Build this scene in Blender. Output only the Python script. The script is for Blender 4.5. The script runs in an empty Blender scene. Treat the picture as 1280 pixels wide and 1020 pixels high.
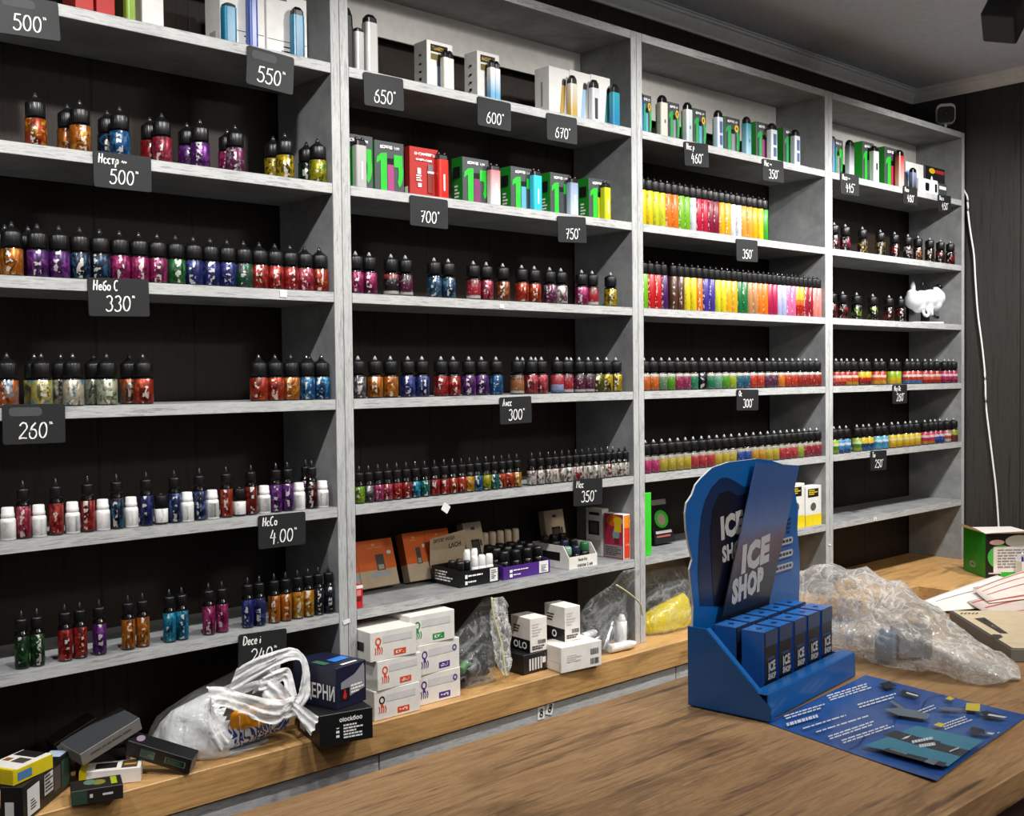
import bpy, bmesh, math, random
from mathutils import Vector, Matrix, Euler
R = random.Random(7)
S = bpy.context.scene
COL = S.collection
rad = math.radians
# ------------------------------------------------------------------ camera
CAM_LOC = Vector((-1.20856, -1.85508, 1.55467))
CAM_ROT = Euler((1.54163, 0.010917, -0.738155), 'XYZ')
FPX = 1360.38
cd = bpy.data.cameras.new('camera'); cd.sensor_fit = 'HORIZONTAL'; cd.sensor_width = 36.0
cd.lens = FPX/1280*36.0; cd.clip_start = .02
cam = bpy.data.objects.new('camera', cd); COL.objects.link(cam)
cam.location = CAM_LOC; cam.rotation_euler = CAM_ROT
S.camera = cam
# ------------------------------------------------------------------ light and exposure
W = bpy.data.worlds.new('room_air'); S.world = W; W.use_nodes = True
W.node_tree.nodes['Background'].inputs[0].default_value = (.9, .95, 1, 1)
W.node_tree.nodes['Background'].inputs[1].default_value = .02
S.view_settings.view_transform = 'Standard'; S.view_settings.look = 'None'
S.view_settings.exposure = 0.0; S.view_settings.gamma = 1.0
S.view_settings.use_curve_mapping = False
def spot(loc, aim, power, angle=120, blend=.7, radius=.025, col=(1, .985, .955)):
    l = bpy.data.lights.new('spot_lamp', 'SPOT'); l.energy = power; l.spot_size = rad(angle); l.spot_blend = blend
    l.shadow_soft_size = radius; l.color = col
    o = bpy.data.objects.new('spot_lamp', l); COL.objects.link(o); o.location = loc
    o.rotation_euler = (Vector(aim)-Vector(loc)).to_track_quat('-Z', 'Y').to_euler()
    return o
SPOT_Y, SPOT_Z = -.70, 2.50
for sx in (-1.35, -.55, .25, 1.00, 1.66, 2.25):                      # the track of spotlights in front of the shelves
    zs = SPOT_Z if sx != 1.66 else 2.385
    spot((sx, SPOT_Y, zs), (sx+.1, 0, zs-1.05), 50 if sx < .5 else 58 if sx < 1.5 else 72, 118, 1.0)
def area(loc, size, power, col=(1, .98, .95)):
    l = bpy.data.lights.new('unseen_area_lamp', 'AREA'); l.energy = power; l.size = size; l.color = col
    o = bpy.data.objects.new('unseen_area_lamp', l); COL.objects.link(o); o.location = loc; return o
area((-1.3, -2.6, 2.60), .30, 4)                                # weak unseen lamp, added as general fill
area((.95, -2.35, 2.58), .34, 28, (1, .87, .70))  # the shop's warm lamp, deep in the room
up = area((.7, -3.3, 1.9), .5, 24, (.93, .97, 1)); up.rotation_euler = (math.pi, 0, 0)   # unseen uplight, added to brighten the ceiling and cornice
for lx in (-.1, .7): spot((lx, -1.35, 2.5), (lx+.1, -1.0, 1.06), 12, 110, .9, .03)  # unseen spots added to light the sales counter
# ------------------------------------------------------------------ helpers
CM = CAM_ROT.to_matrix()
def ray(x, y): return CM @ Vector(((x-640)/FPX, -(y-510)/FPX, -1))
def onz(x, y, z): d = ray(x, y); return CAM_LOC + d*((z-CAM_LOC.z)/d.z)
def ony(x, y, Y): d = ray(x, y); return CAM_LOC + d*((Y-CAM_LOC.y)/d.y)
def onx(x, y, X): d = ray(x, y); return CAM_LOC + d*((X-CAM_LOC.x)/d.x)
def xat(px, Y, Z):                                              # world x of photo column px on the line (Y, Z)
    k = (px-640)/FPX; a = CM.col[0]; b = CM.col[2]             # qx + k*qz = 0
    n = a + b*k
    return CAM_LOC.x - (n.y*(Y-CAM_LOC.y) + n.z*(Z-CAM_LOC.z))/n.x
def lin(h):
    if isinstance(h, str):
        h = h.lstrip('#'); h = [int(h[i:i+2], 16)/255 for i in (0, 2, 4)]
    return tuple(c/12.92 if c <= .04045 else ((c+.055)/1.055)**2.4 for c in h[:3]) + (1,)
MATS = {}
def nt(name):
    m = bpy.data.materials.new(name); m.use_nodes = True
    t = m.node_tree; b = t.nodes['Principled BSDF']
    return m, t, b
def node(t, typ, **kw):
    n = t.nodes.new(typ)
    for k, v in kw.items():
        if k.startswith('i_'):
            key = k[2:]; key = int(key) if key.isdigit() else key.replace('_', ' ')
            n.inputs[key].default_value = v
        else: setattr(n, k, v)
    return n
def ramp(t, fac, stops, interp='LINEAR'):
    r = node(t, 'ShaderNodeValToRGB'); e = r.color_ramp.elements; r.color_ramp.interpolation = interp
    while len(e) < len(stops): e.new(.5)
    for x, (p, c) in zip(e, stops): x.position = p; x.color = c if len(c) == 4 else (*c, 1)
    t.links.new(fac, r.inputs[0]); return r.outputs[0]
def mixc(t, fac, a, b, mode='MIX'):
    m = node(t, 'ShaderNodeMix', data_type='RGBA', blend_type=mode)
    for sock, v in ((m.inputs[0], fac), (m.inputs[6], a), (m.inputs[7], b)):
        if hasattr(v, 'is_output'): t.links.new(v, sock)
        else: sock.default_value = v
    return m.outputs[2]
def coords(t, scale=(1, 1, 1), kind='Object', rnd=False, rot=(0, 0, 0)):
    tc = node(t, 'ShaderNodeTexCoord'); mp = node(t, 'ShaderNodeMapping'); mp.inputs['Scale'].default_value = scale
    mp.inputs['Rotation'].default_value = rot
    if rnd:
        oi = node(t, 'ShaderNodeObjectInfo'); ad = node(t, 'ShaderNodeVectorMath', operation='ADD')
        ml = node(t, 'ShaderNodeMath', operation='MULTIPLY'); ml.inputs[1].default_value = 37.0
        t.links.new(oi.outputs['Random'], ml.inputs[0]); t.links.new(tc.outputs[kind], mp.inputs[0])
        t.links.new(mp.outputs[0], ad.inputs[0]); t.links.new(ml.outputs[0], ad.inputs[1]); return ad.outputs[0]
    t.links.new(tc.outputs[kind], mp.inputs[0]); return mp.outputs[0]
def noise(t, vec, scale, detail=4, rough=.55, dist=0.0):
    n = node(t, 'ShaderNodeTexNoise'); n.inputs['Scale'].default_value = scale; n.inputs['Detail'].default_value = detail
    n.inputs['Roughness'].default_value = rough; n.inputs['Distortion'].default_value = dist
    t.links.new(vec, n.inputs['Vector']); return n.outputs['Fac']
def bump(t, b, h, strength=.2, dist=.002):
    n = node(t, 'ShaderNodeBump'); n.inputs['Strength'].default_value = strength; n.inputs['Distance'].default_value = dist
    t.links.new(h, n.inputs['Height']); t.links.new(n.outputs[0], b.inputs['Normal'])
def plain(name, col, rough=.5, metal=0, spec=.5, var=.06, coat=0):
    if name in MATS: return MATS[name]
    m, t, b = nt(name); c = lin(col)
    n = noise(t, coords(t), 40, 3)
    lo = tuple(x*(1-var) for x in c[:3])+(1,); hi = tuple(min(1, x*(1+var)) for x in c[:3])+(1,)
    t.links.new(ramp(t, n, [(.3, lo), (.7, hi)]), b.inputs['Base Color'])
    b.inputs['Roughness'].default_value = rough; b.inputs['Metallic'].default_value = metal
    b.inputs['Specular IOR Level'].default_value = spec; b.inputs['Coat Weight'].default_value = coat
    MATS[name] = m; return m
def grain(name, stops, stretch, scale=6, rough=.5, mott=0.0, knots=False, bmp=.08, spec=.4):
    m, t, b = nt(name)
    v = coords(t, stretch)
    n = noise(t, v, scale, 8, .62, .35)
    n2 = noise(t, v, scale*4.5, 5, .6, .2)
    f = mixc(t, .35, n, n2)
    if knots:
        w = node(t, 'ShaderNodeTexWave', wave_type='RINGS', rings_direction='SPHERICAL'); w.inputs['Scale'].default_value = 1.1
        w.inputs['Distortion'].default_value = 7; w.inputs['Detail'].default_value = 4; w.inputs['Detail Scale'].default_value = 1.3
        t.links.new(v, w.inputs['Vector']); f = mixc(t, .10, f, w.outputs['Fac'])
    c = ramp(t, f, stops)
    if mott:
        n3 = noise(t, coords(t), 9, 6, .6, .6)
        c = mixc(t, mott, c, ramp(t, n3, [(.3, (.35, .36, .37, 1)), (.7, (1, 1, 1, 1))]), 'MULTIPLY')
    t.links.new(c, b.inputs['Base Color']); b.inputs['Roughness'].default_value = rough
    b.inputs['Specular IOR Level'].default_value = spec
    bump(t, b, n2, bmp, .001)
    return m
# ------------------------------------------------------------------ mesh builder
class MB:
    def __init__(s): s.v = []; s.f = []; s.m = []; s.sm = []
    def add(s, vs, fs, mi=0, smooth=False):
        o = len(s.v); s.v += [tuple(v) for v in vs]
        for f in fs: s.f.append([o+i for i in f]); s.m.append(mi); s.sm.append(smooth)
    def box(s, x0, x1, y0, y1, z0, z1, mi=0, faces=None):
        vs = [(x, y, z) for z in (z0, z1) for y in (y0, y1) for x in (x0, x1)]
        fs = [(0, 1, 5, 4), (3, 2, 6, 7), (2, 0, 4, 6), (1, 3, 7, 5), (4, 5, 7, 6), (2, 3, 1, 0)]   # front back left right top bottom
        for i, f in enumerate(fs): s.add(vs, [f], faces[i] if faces else mi)
        return s
    def lathe(s, prof, n=20, mi=0, cx=0, cy=0, smooth=True, cap=True):
        vs = []; fs = []
        for r, z in prof:
            for k in range(n):
                a = 2*math.pi*k/n; vs.append((cx+r*math.cos(a), cy+r*math.sin(a), z))
        for i in range(len(prof)-1):
            for k in range(n):
                k2 = (k+1) % n; fs.append((i*n+k, i*n+k2, (i+1)*n+k2, (i+1)*n+k))
        s.add(vs, fs, mi, smooth)
        if cap:
            o = len(s.v)-len(vs)
            if prof[0][0] > 1e-5: s.f.append([o+k for k in range(n)][::-1]); s.m.append(mi); s.sm.append(False)
            if prof[-1][0] > 1e-5: s.f.append([o+(len(prof)-1)*n+k for k in range(n)]); s.m.append(mi); s.sm.append(False)
        return s
    def tube(s, pts, r, n=8, mi=0, caps=True, flat=1.0):
        pts = [Vector(p) for p in pts]; vs = []; fs = []; up = Vector((0, 0, 1))
        for i, p in enumerate(pts):
            d = (pts[min(i+1, len(pts)-1)]-pts[max(i-1, 0)]).normalized()
            a = d.cross(up)
            if a.length < .05: a = d.cross(Vector((0, 1, 0)))
            a.normalize(); b2 = a.cross(d).normalized()
            rr = r[i] if isinstance(r, (list, tuple)) else r
            for k in range(n):
                t = 2*math.pi*k/n; vs.append(p+a*rr*math.cos(t)+b2*rr*flat*math.sin(t))
        for i in range(len(pts)-1):
            for k in range(n):
                k2 = (k+1) % n; fs.append((i*n+k, i*n+k2, (i+1)*n+k2, (i+1)*n+k))
        if caps: fs.append(list(range(n))[::-1]); fs.append([(len(pts)-1)*n+k for k in range(n)])
        s.add(vs, fs, mi, True); return s
    def prism(s, poly, y0, y1, mi=0, mi_side=None):              # polygon in x,z pushed from y0 to y1
        n = len(poly); vs = [(x, y0, z) for x, z in poly]+[(x, y1, z) for x, z in poly]
        s.add(vs, [list(range(n))], mi); s.add(vs, [list(range(n, 2*n))[::-1]], mi)
        s.add(vs, [(i, i+n, (i+1) % n+n, (i+1) % n) for i in range(n)], mi if mi_side is None else mi_side)
        return s
    def mesh(s, name, mats, bevel=0, seg=1):
        me = bpy.data.meshes.new(name); me.from_pydata(s.v, [], s.f)
        for p, a, b in zip(me.polygons, s.m, s.sm): p.material_index = a; p.use_smooth = b
        for m in (mats if isinstance(mats, (list, tuple)) else [mats]): me.materials.append(m)
        bm = bmesh.new(); bm.from_mesh(me)
        bmesh.ops.remove_doubles(bm, verts=bm.verts, dist=1e-6)
        bmesh.ops.recalc_face_normals(bm, faces=bm.faces)
        if bevel:
            es = [e for e in bm.edges if len(e.link_faces) == 2 and e.calc_face_angle(0) > .5]
            bmesh.ops.bevel(bm, geom=es, offset=bevel, segments=seg, affect='EDGES', profile=.5, clamp_overlap=True)
        bm.to_mesh(me); bm.free(); me.update()
        return me
    def build(s, name, mats, parent=None, bevel=0, seg=1):
        return link(name, s.mesh(name, mats, bevel, seg), parent)
def link(name, me, parent=None):
    o = bpy.data.objects.new(name, me); COL.objects.link(o)
    if parent is not None: o.parent = parent
    return o
def tag(o, label, cat, group=None):
    o['label'] = label; o['category'] = cat
    if group: o['group'] = group
    return o
def thing(name, label, cat, loc=(0, 0, 0), rz=0, group=None, rot=None):
    o = bpy.data.objects.new(name, None); COL.objects.link(o); o.empty_display_size = .02
    o.location = loc; o.rotation_euler = rot if rot else (0, 0, rz)
    return tag(o, label, cat, group)
def struct(o): o['kind'] = 'structure'; return o
TXT = {}
def text_mesh(txt, h, mat, bold=0.0, sx=1.0, align='CENTER', shear=0.0):
    cu = bpy.data.curves.new('lettering', 'FONT'); cu.body = txt; cu.size = 1; cu.align_x = align; cu.offset = bold
    cu.resolution_u = 2; cu.shear = shear; cu.space_character = 1+bold*1.5
    ob = bpy.data.objects.new('lettering', cu); COL.objects.link(ob)
    dg = bpy.context.evaluated_depsgraph_get()
    me = bpy.data.meshes.new_from_object(ob.evaluated_get(dg)); bpy.data.objects.remove(ob); bpy.data.curves.remove(cu)
    ys = [v.co.y for v in me.vertices] or [0, 1]; k = h/max(1e-6, max(ys)-min(ys)); y0 = min(ys)
    for v in me.vertices: v.co = Vector((v.co.x*k*sx, (v.co.y-y0)*k, 0))
    me.materials.clear(); me.materials.append(mat); return me
FACE = {'front': lambda w, d, h: Matrix(((1, 0, 0, 0), (0, 0, -1, -d/2-.0004), (0, 1, 0, 0), (0, 0, 0, 1))),
        'left': lambda w, d, h: Matrix(((0, 0, -1, -w/2-.0004), (-1, 0, 0, 0), (0, 1, 0, 0), (0, 0, 0, 1))),
        'right': lambda w, d, h: Matrix(((0, 0, 1, w/2+.0004), (1, 0, 0, 0), (0, 1, 0, 0), (0, 0, 0, 1))),
        'top': lambda w, d, h: Matrix(((1, 0, 0, 0), (0, 1, 0, 0), (0, 0, 1, h+.0004), (0, 0, 0, 1)))}
# ------------------------------------------------------------------ materials of the room
def g(v): return lin((v, v, v))
M_EDGE_X = grain('grey_board_x', [(.26, lin('5c5f62')), (.38, lin('a0a2a3')), (.52, lin('c2c2c1')), (.60, lin('8c8e90')), (.68, lin('bababa')), (.78, lin('77797b'))], (2.2, 30, 30), 5, .55, .22)
M_EDGE_Z = grain('grey_board_z', [(.26, lin('5c5f62')), (.38, lin('a0a2a3')), (.52, lin('c2c2c1')), (.60, lin('8c8e90')), (.68, lin('bababa')), (.78, lin('77797b'))], (30, 30, 2.2), 5, .55, .22)
M_PANEL = grain('grey_concrete_board', [(.2, lin('77797b')), (.5, lin('939596')), (.8, lin('a9aaab'))], (3, 3, 3), 4, .55, .55)
M_WOOD = grain('oak_worktop', [(.22, lin('8a6238')), (.42, lin('b98d57')), (.56, lin('c99f68')), (.72, lin('a87b48'))], (2.0, 26, 26), 2.6, .42, 0, True, .06)
M_OAK = grain('oak_counter', [(.26, lin('4d3828')), (.38, lin('7d6046')), (.48, lin('a9875f')), (.56, lin('957350')), (.64, lin('b08e66')), (.76, lin('654c36'))], (1.3, 13, 13), 3.0, .40, 0, True, .05)
M_OAK_Y = grain('oak_counter_return', [(.22, lin('8a6238')), (.42, lin('b48a57')), (.56, lin('c29a66')), (.72, lin('a47a4a'))], (17, 1.6, 17), 2.4, .42, 0, True, .05)
def dark_wall(name, axis, cols):
    m, t, b = nt(name)
    n = noise(t, coords(t, (26, 26, 1.1)), 4, 8, .65, .5)
    n2 = noise(t, coords(t, (60, 60, 1.5)), 5, 4)
    c = ramp(t, n, [(.3, lin(cols[0])), (.5, lin(cols[1])), (.7, lin(cols[2]))])
    tc = node(t, 'ShaderNodeTexCoord'); sp = node(t, 'ShaderNodeSeparateXYZ'); t.links.new(tc.outputs['Object'], sp.inputs[0])
    ml = node(t, 'ShaderNodeMath', operation='MULTIPLY', i_1=1/.20); t.links.new(sp.outputs[axis], ml.inputs[0])
    fr = node(t, 'ShaderNodeMath', operation='FRACT'); t.links.new(ml.outputs[0], fr.inputs[0])
    seam = ramp(t, fr.outputs[0], [(0, (0, 0, 0, 1)), (.018, (0, 0, 0, 1)), (.03, (1, 1, 1, 1))])
    t.links.new(mixc(t, 1, c, mixc(t, seam, (.35, .35, .35, 1), (1, 1, 1, 1)), 'MULTIPLY'), b.inputs['Base Color'])
    b.inputs['Roughness'].default_value = .55; b.inputs['Specular IOR Level'].default_value = .35
    bump(t, b, mixc(t, .3, seam, n2), .35, .002); return m
M_WALL_B = dark_wall('plank_wall_shaded_tone', 0, ('120d0a', '2a2019', '1c1510')); M_WALL_R = dark_wall('plank_wall_lit_tone', 1, ('252322', '3c3a38', '302e2d'))  # same planks; back wall coloured as if shaded, right wall as if lit
M_CEIL = plain('grey_ceiling_paint', 'd2dae8', .9)
M_CORN = plain('white_cornice', 'e8e8e8', .6)
M_FLOOR = grain('floor_laminate', [(.3, lin('4c4640')), (.7, lin('6d655c'))], (2, 14, 14), 4, .5)
M_PAINT = plain('shop_wall_paint', 'a8a6a2', .85)
M_WBOARD = plain('white_backboard', 'd6d2cc', .7)
M_BLACK = plain('black_plastic', '0b0b0c', .32, spec=.5)
M_BLACKM = plain('black_matt', '121213', .6)
M_WHITE = plain('white_plastic', 'e9e9e8', .35)
M_CARD = plain('white_card', 'e6e2db', .6)
M_SILVER = plain('silver_metal', 'b9bcc0', .28, .9)
M_INK = plain('black_ink', '17171a', .6)
M_CHALK = plain('white_chalk_pen', 'f1f1ee', .7)
M_TAGB = plain('chalk_black_card', '141518', .62, var=.1)
def pores(m, stretch, sc, dark=.55):                            # fine dark pores and long cracks along the boards
    t = m.node_tree; b = t.nodes['Principled BSDF']; src = b.inputs['Base Color'].links[0].from_socket
    n = noise(t, coords(t, stretch), sc, 5, .7, .3); k = ramp(t, n, [(.36, (dark,)*3+(1,)), (.44, (1, 1, 1, 1))])
    n2 = noise(t, coords(t, (.9, 3.2, 3.2)), 3.4, 5, .6, 1.5); k2 = ramp(t, n2, [(.30, (.55, .52, .5, 1)), (.5, (1, 1, 1, 1))])
    t.links.new(mixc(t, 1, mixc(t, 1, src, k, 'MULTIPLY'), k2, 'MULTIPLY'), b.inputs['Base Color'])
pores(M_OAK, (3, 70, 70), 3.2, .62); pores(M_WOOD, (4, 90, 90), 3.2, .72)
# ------------------------------------------------------------------ the room
WX, WY, HC = 2.756, .212, 2.622
def room(name, dims, mat): return struct(MB().box(*dims).build(name, mat))
room('floor', (-2.7, WX+.1, -4.1, WY+.1, -.06, 0), M_FLOOR)
room('ceiling', (-2.7, WX+.1, -4.1, WY+.1, HC, HC+.06), M_CEIL)
room('wall_back', (-2.7, WX+.1, WY, WY+.08, 0, HC), M_WALL_B)
room('wall_right', (WX, WX+.08, -4.1, WY, 0, HC), M_WALL_R)
room('wall_left', (-2.7, -2.62, -4.1, WY, 0, HC), M_PAINT)
room('wall_front', (-2.7, WX+.1, -4.1, -4.02, 0, HC), M_PAINT)
def cornice(name, a, b, out):                                  # profile swept along the wall
    prof = [(0, -.045), (.006, -.045), (.008, -.038), (.016, -.030), (.024, -.020), (.028, -.012), (.034, -.010), (.036, -.004), (.042, -.003), (.042, 0), (0, 0)]
    a, b, out = Vector(a), Vector(b), Vector(out); m = MB(); n = len(prof); d = (b-a).normalized()
    vs = [a+out*p+d*p*0+Vector((0, 0, z)) for p, z in prof]+[b+out*p+Vector((0, 0, z)) for p, z in prof]
    m.add(vs, [(i, (i+1) % n, (i+1) % n+n, i+n) for i in range(n)]+[list(range(n)), list(range(n, 2*n))])
    return struct(m.build(name, M_CORN))
cornice('trim_1', (-2.62, WY, HC), (WX, WY, HC), (0, -1, 0))
cornice('trim_2', (WX, WY, HC), (WX, -4.02, HC), (-1, 0, 0))
# ------------------------------------------------------------------ shelving
SZ = [2.1828, 1.9443, 1.7273, 1.5120, 1.2952, 1.0799]; ST = .0208; ZC = .8579; ZT = 2.4091; T = .0214
BAYS = [(-.86, 0.), (.0429, .8988), (.9417, 1.8016), (1.8445, 2.7211)]
BN = ['left bay', 'second bay', 'third bay', 'right bay']
SN = ['top shelf', 'second shelf', 'third shelf', 'fourth shelf', 'fifth shelf', 'lowest shelf']
M_SIDE = [M_PANEL, M_EDGE_Z]
unit_lab = ['grey board shelving unit at the left edge, holding big stubby bottles',
            'grey board shelving unit with green boxes and orange cartons, second from left',
            'grey board shelving unit with rows of tall bright bottles, third from left',
            'grey board shelving unit against the right wall, with an empty lowest shelf']
BD = .208
for bi, (x0, x1) in enumerate(BAYS):
    u = thing('shelf_unit', unit_lab[bi], 'shelving', ((x0+x1)/2, BD, ZC), 0, None); cx = (x0+x1)/2
    for a in (x0-T, x1):
        m = MB(); m.box(a-cx+.0002, a+T-cx-.0002, -BD, -.001, 0, ZT+T-ZC, faces=[1, 0, 0, 0, 1, 0]); m.build('side_panel', M_SIDE, u, .0008)
    m = MB(); m.box(x0-cx, x1-cx, -BD, -.001, ZT-ZC, ZT+T-ZC, faces=[1, 0, 0, 0, 0, 0]); m.build('top_panel', [M_PANEL, M_EDGE_X], u, .0008)
    for z in SZ:
        m = MB(); m.box(x0-cx, x1-cx, -BD, -.001, z-ST-ZC, z-ZC, faces=[1, 0, 0, 0, 0, 0]); m.build('shelf', [M_PANEL, M_EDGE_X], u, .0008)
    m = MB(); m.box(x0-cx, x1-cx, -.030, -.024, (SZ[0]+(.142, .142, .095, .095)[bi])-ZC, ZT-ZC); m.build('back_board', M_WBOARD, u)
# ------------------------------------------------------------------ counters
CF = -.0565
m = MB(); m.box(-2.0, 1.80, CF, WY-.003, ZC-.063, ZC); tag(m.build('countertop', M_WOOD, None, .0015), 'long oak countertop running under the grey shelves', 'countertop')
m = MB(); poly = [(1.8005, WY-.003), (1.8005, -.13), (2.14, -.13), (2.14, -.722), (WX-.002, -.722), (WX-.002, WY-.003)]
n = len(poly); vs = [(x, y, ZC-.063) for x, y in poly]+[(x, y, ZC) for x, y in poly]
m.add(vs, [list(range(n)), list(range(n, 2*n))]+[(i, (i+1) % n, (i+1) % n+n, i+n) for i in range(n)])
tag(m.build('countertop', M_WOOD, None, .0015), 'oak corner countertop carrying the green box by the right wall', 'countertop')
fas = [(-1.95, -.95), (-.948, .0575), (.0605, 1.0025), (1.0055, 1.80)]
flab = ['grey base cabinet left of the frame, under the pile of small cartons', 'grey base cabinet under the white carrier bag', 'grey base cabinet with two white stickers below the white cartons', 'grey base cabinet behind the blue display, right of the panel joint']
for (a, b), l in zip(fas, flab):
    c = thing('base_cabinet', l, 'cabinet', ((a+b)/2, -.03, 0)); w = (b-a)/2
    m = MB(); m.box(-w, w, .001, WY-.003+.03, 0, ZC-.0635); m.build('body', M_PANEL, c)
    m = MB(); m.box(-w, w, -.018, 0, .08, ZC-.067, faces=[0]*6); dr = m.build('door', M_EDGE_X, c, .001)
    m = MB(); m.box(-.06, .06, -.036, -.0185, .70, .712); m.build('handle', M_SILVER, dr, .002)
c = thing('base_cabinet', 'wooden base cabinet under the corner countertop by the right wall', 'cabinet', (2.44, -.3, 0))
m = MB(); m.box(-.29, WX-2.443, -.42, WY+.295, 0, ZC-.0635); m.build('body', M_OAK_Y, c)
m = MB(); m.box(-.63, -.292, .19, WY+.295, 0, ZC-.0635); m.build('side_body', M_OAK_Y, c)
ZM = 1.058; MYB, MYF = -.728, -1.287
m = MB(); m.box(-1.62, WX-.002, MYF, MYB, ZM-.038, ZM); mc = m.build('countertop', M_OAK, None, .0015)
tag(mc, 'brown oak sales countertop in the foreground, with the blue display on it', 'countertop')
M_DARKF = grain('dark_front_board', [(.3, lin('241710')), (.7, lin('3a281c'))], (2, 20, 20), 4, .5)
c = thing('sales_counter', 'dark wooden front of the sales counter, below the foreground countertop', 'counter', (.5, -1.0, 0))
m = MB(); m.box(-2.1, WX-.505, -.262, -.245, 0, ZM-.0385); m.build('front_panel', M_DARKF, c)
m = MB()
for x in (-2.1, -1.0, 0., 1.1, 2.2): m.box(x, x+.02, -.2445, .22, 0, ZM-.0385)
m.build('side_panel', M_OAK_Y, c)
m = MB(); m.box(-2.08, 2.2, -.2445, .20, .40, .42); m.build('shelf', M_OAK, c)
# ------------------------------------------------------------------ bottles
def label_mat(key, c1, c2, c3='f4efe6', mode=0):
    k = 'label_'+key
    if k in MATS: return MATS[k]
    m, t, b = nt(k); dk = 1 if key == 'jar' else .70 if mode == 1 else .57; A, B = [tuple(x*dk for x in lin(c)[:3])+(1,) for c in (c1, c2)]; C3 = lin(c3)
    v = coords(t, (1, 1, 1), 'Object', True)
    n1 = noise(t, v, 60 if mode != 3 else 75, 3, .6, 1.2); n2 = noise(t, v, 150, 4, .6, .4)
    if mode == 1:      # plain sleeve with a column of small print
        base = ramp(t, n1, [(.3, tuple(x*.88 for x in A[:3])+(1,)), (.7, A)])
        lo, amt = .66, .55
    else:
        base = ramp(t, n1, [(.42, A), (.52, A), (.60, B), (.8, B)])
        base = mixc(t, .30, base, ramp(t, n2, [(.35, (.05, .05, .05, 1)), (.6, (1, 1, 1, 1))]), 'MULTIPLY')
        lo, amt = .655, .6
    tc = node(t, 'ShaderNodeTexCoord'); sp = node(t, 'ShaderNodeSeparateXYZ'); t.links.new(tc.outputs['Object'], sp.inputs[0])
    at = node(t, 'ShaderNodeMath', operation='ARCTAN2'); t.links.new(sp.outputs[1], at.inputs[0]); t.links.new(sp.outputs[0], at.inputs[1])
    ab = node(t, 'ShaderNodeMath', operation='ABSOLUTE'); t.links.new(at.outputs[0], ab.inputs[0])
    def zone(a): return ramp(t, ab.outputs[0], [(0, (1, 1, 1, 1)), (a, (1, 1, 1, 1)), (a+.06, (0, 0, 0, 1))])
    def mul(*f):
        r = f[0]
        for q in f[1:]:
            mm = node(t, 'ShaderNodeMath', operation='MULTIPLY')
            for i_, x_ in enumerate((r, q)):
                if hasattr(x_, 'is_output'): t.links.new(x_, mm.inputs[i_])
                else: mm.inputs[i_].default_value = x_
            r = mm.outputs[0]
        return r
    if mode != 1:                                               # a dark printed figure in the middle of the label
        fig = ramp(t, noise(t, coords(t, (1, 1, .8), 'Object', True), 70, 3, .55, .8), [(.52, (0, 0, 0, 1)), (.54, (1, 1, 1, 1))])
        base = mixc(t, mul(fig, zone(.62), .8), base, tuple(x*.10 for x in A[:3])+(1,))
    n3 = noise(t, coords(t, (1, 1, .55) if mode == 1 else (1, 1, 1.1), 'Object', True), 230 if mode == 1 else 120, 1, .5)
    mk = ramp(t, n3, [(lo-.12, (0, 0, 0, 1)), (lo-.08, (1, 1, 1, 1))])
    base = mixc(t, mul(mk, zone(.20 if mode == 1 else .30), amt), base, C3)
    t.links.new(base, b.inputs['Base Color'])
    b.inputs['Roughness'].default_value = .36; b.inputs['Metallic'].default_value = 0 if mode == 1 else .45
    MATS[k] = m; return m
def band_mat(key, cols, z_edges):                                # hard colour bands up the label, printed
    k = 'band_'+key
    if k in MATS: return MATS[k]
    m, t, b = nt(k); tc = node(t, 'ShaderNodeTexCoord'); sp = node(t, 'ShaderNodeSeparateXYZ'); t.links.new(tc.outputs['Object'], sp.inputs[0])
    dv = node(t, 'ShaderNodeMath', operation='MULTIPLY', i_1=20.0); t.links.new(sp.outputs[2], dv.inputs[0])
    n = noise(t, coords(t, (1, 1, 1), 'Object', True), 90, 3, .6, .5)
    ad = node(t, 'ShaderNodeMath', operation='MULTIPLY_ADD', i_1=.10, i_2=-.05); t.links.new(n, ad.inputs[0])
    sm = node(t, 'ShaderNodeMath', operation='ADD'); t.links.new(dv.outputs[0], sm.inputs[0]); t.links.new(ad.outputs[0], sm.inputs[1])
    st = []
    for i, c in enumerate(cols):
        lo = 0 if i == 0 else z_edges[i-1]*20; hi = 1 if i == len(cols)-1 else z_edges[i]*20-.03
        cc = tuple(x*.50 for x in lin(c)[:3])+(1,); st += [(max(0, lo), cc), (min(1, hi), cc)]
    base = ramp(t, sm.outputs[0], st)
    n3 = noise(t, coords(t, (1, 1, 1), 'Object', True), 230, 2, .5)
    mk = ramp(t, n3, [(.64, (0, 0, 0, 1)), (.68, (.35, .35, .35, 1))])
    t.links.new(mixc(t, mk, base, lin('f2efe8')), b.inputs['Base Color'])
    b.inputs['Roughness'].default_value = .34
    MATS[k] = m; return m
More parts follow.
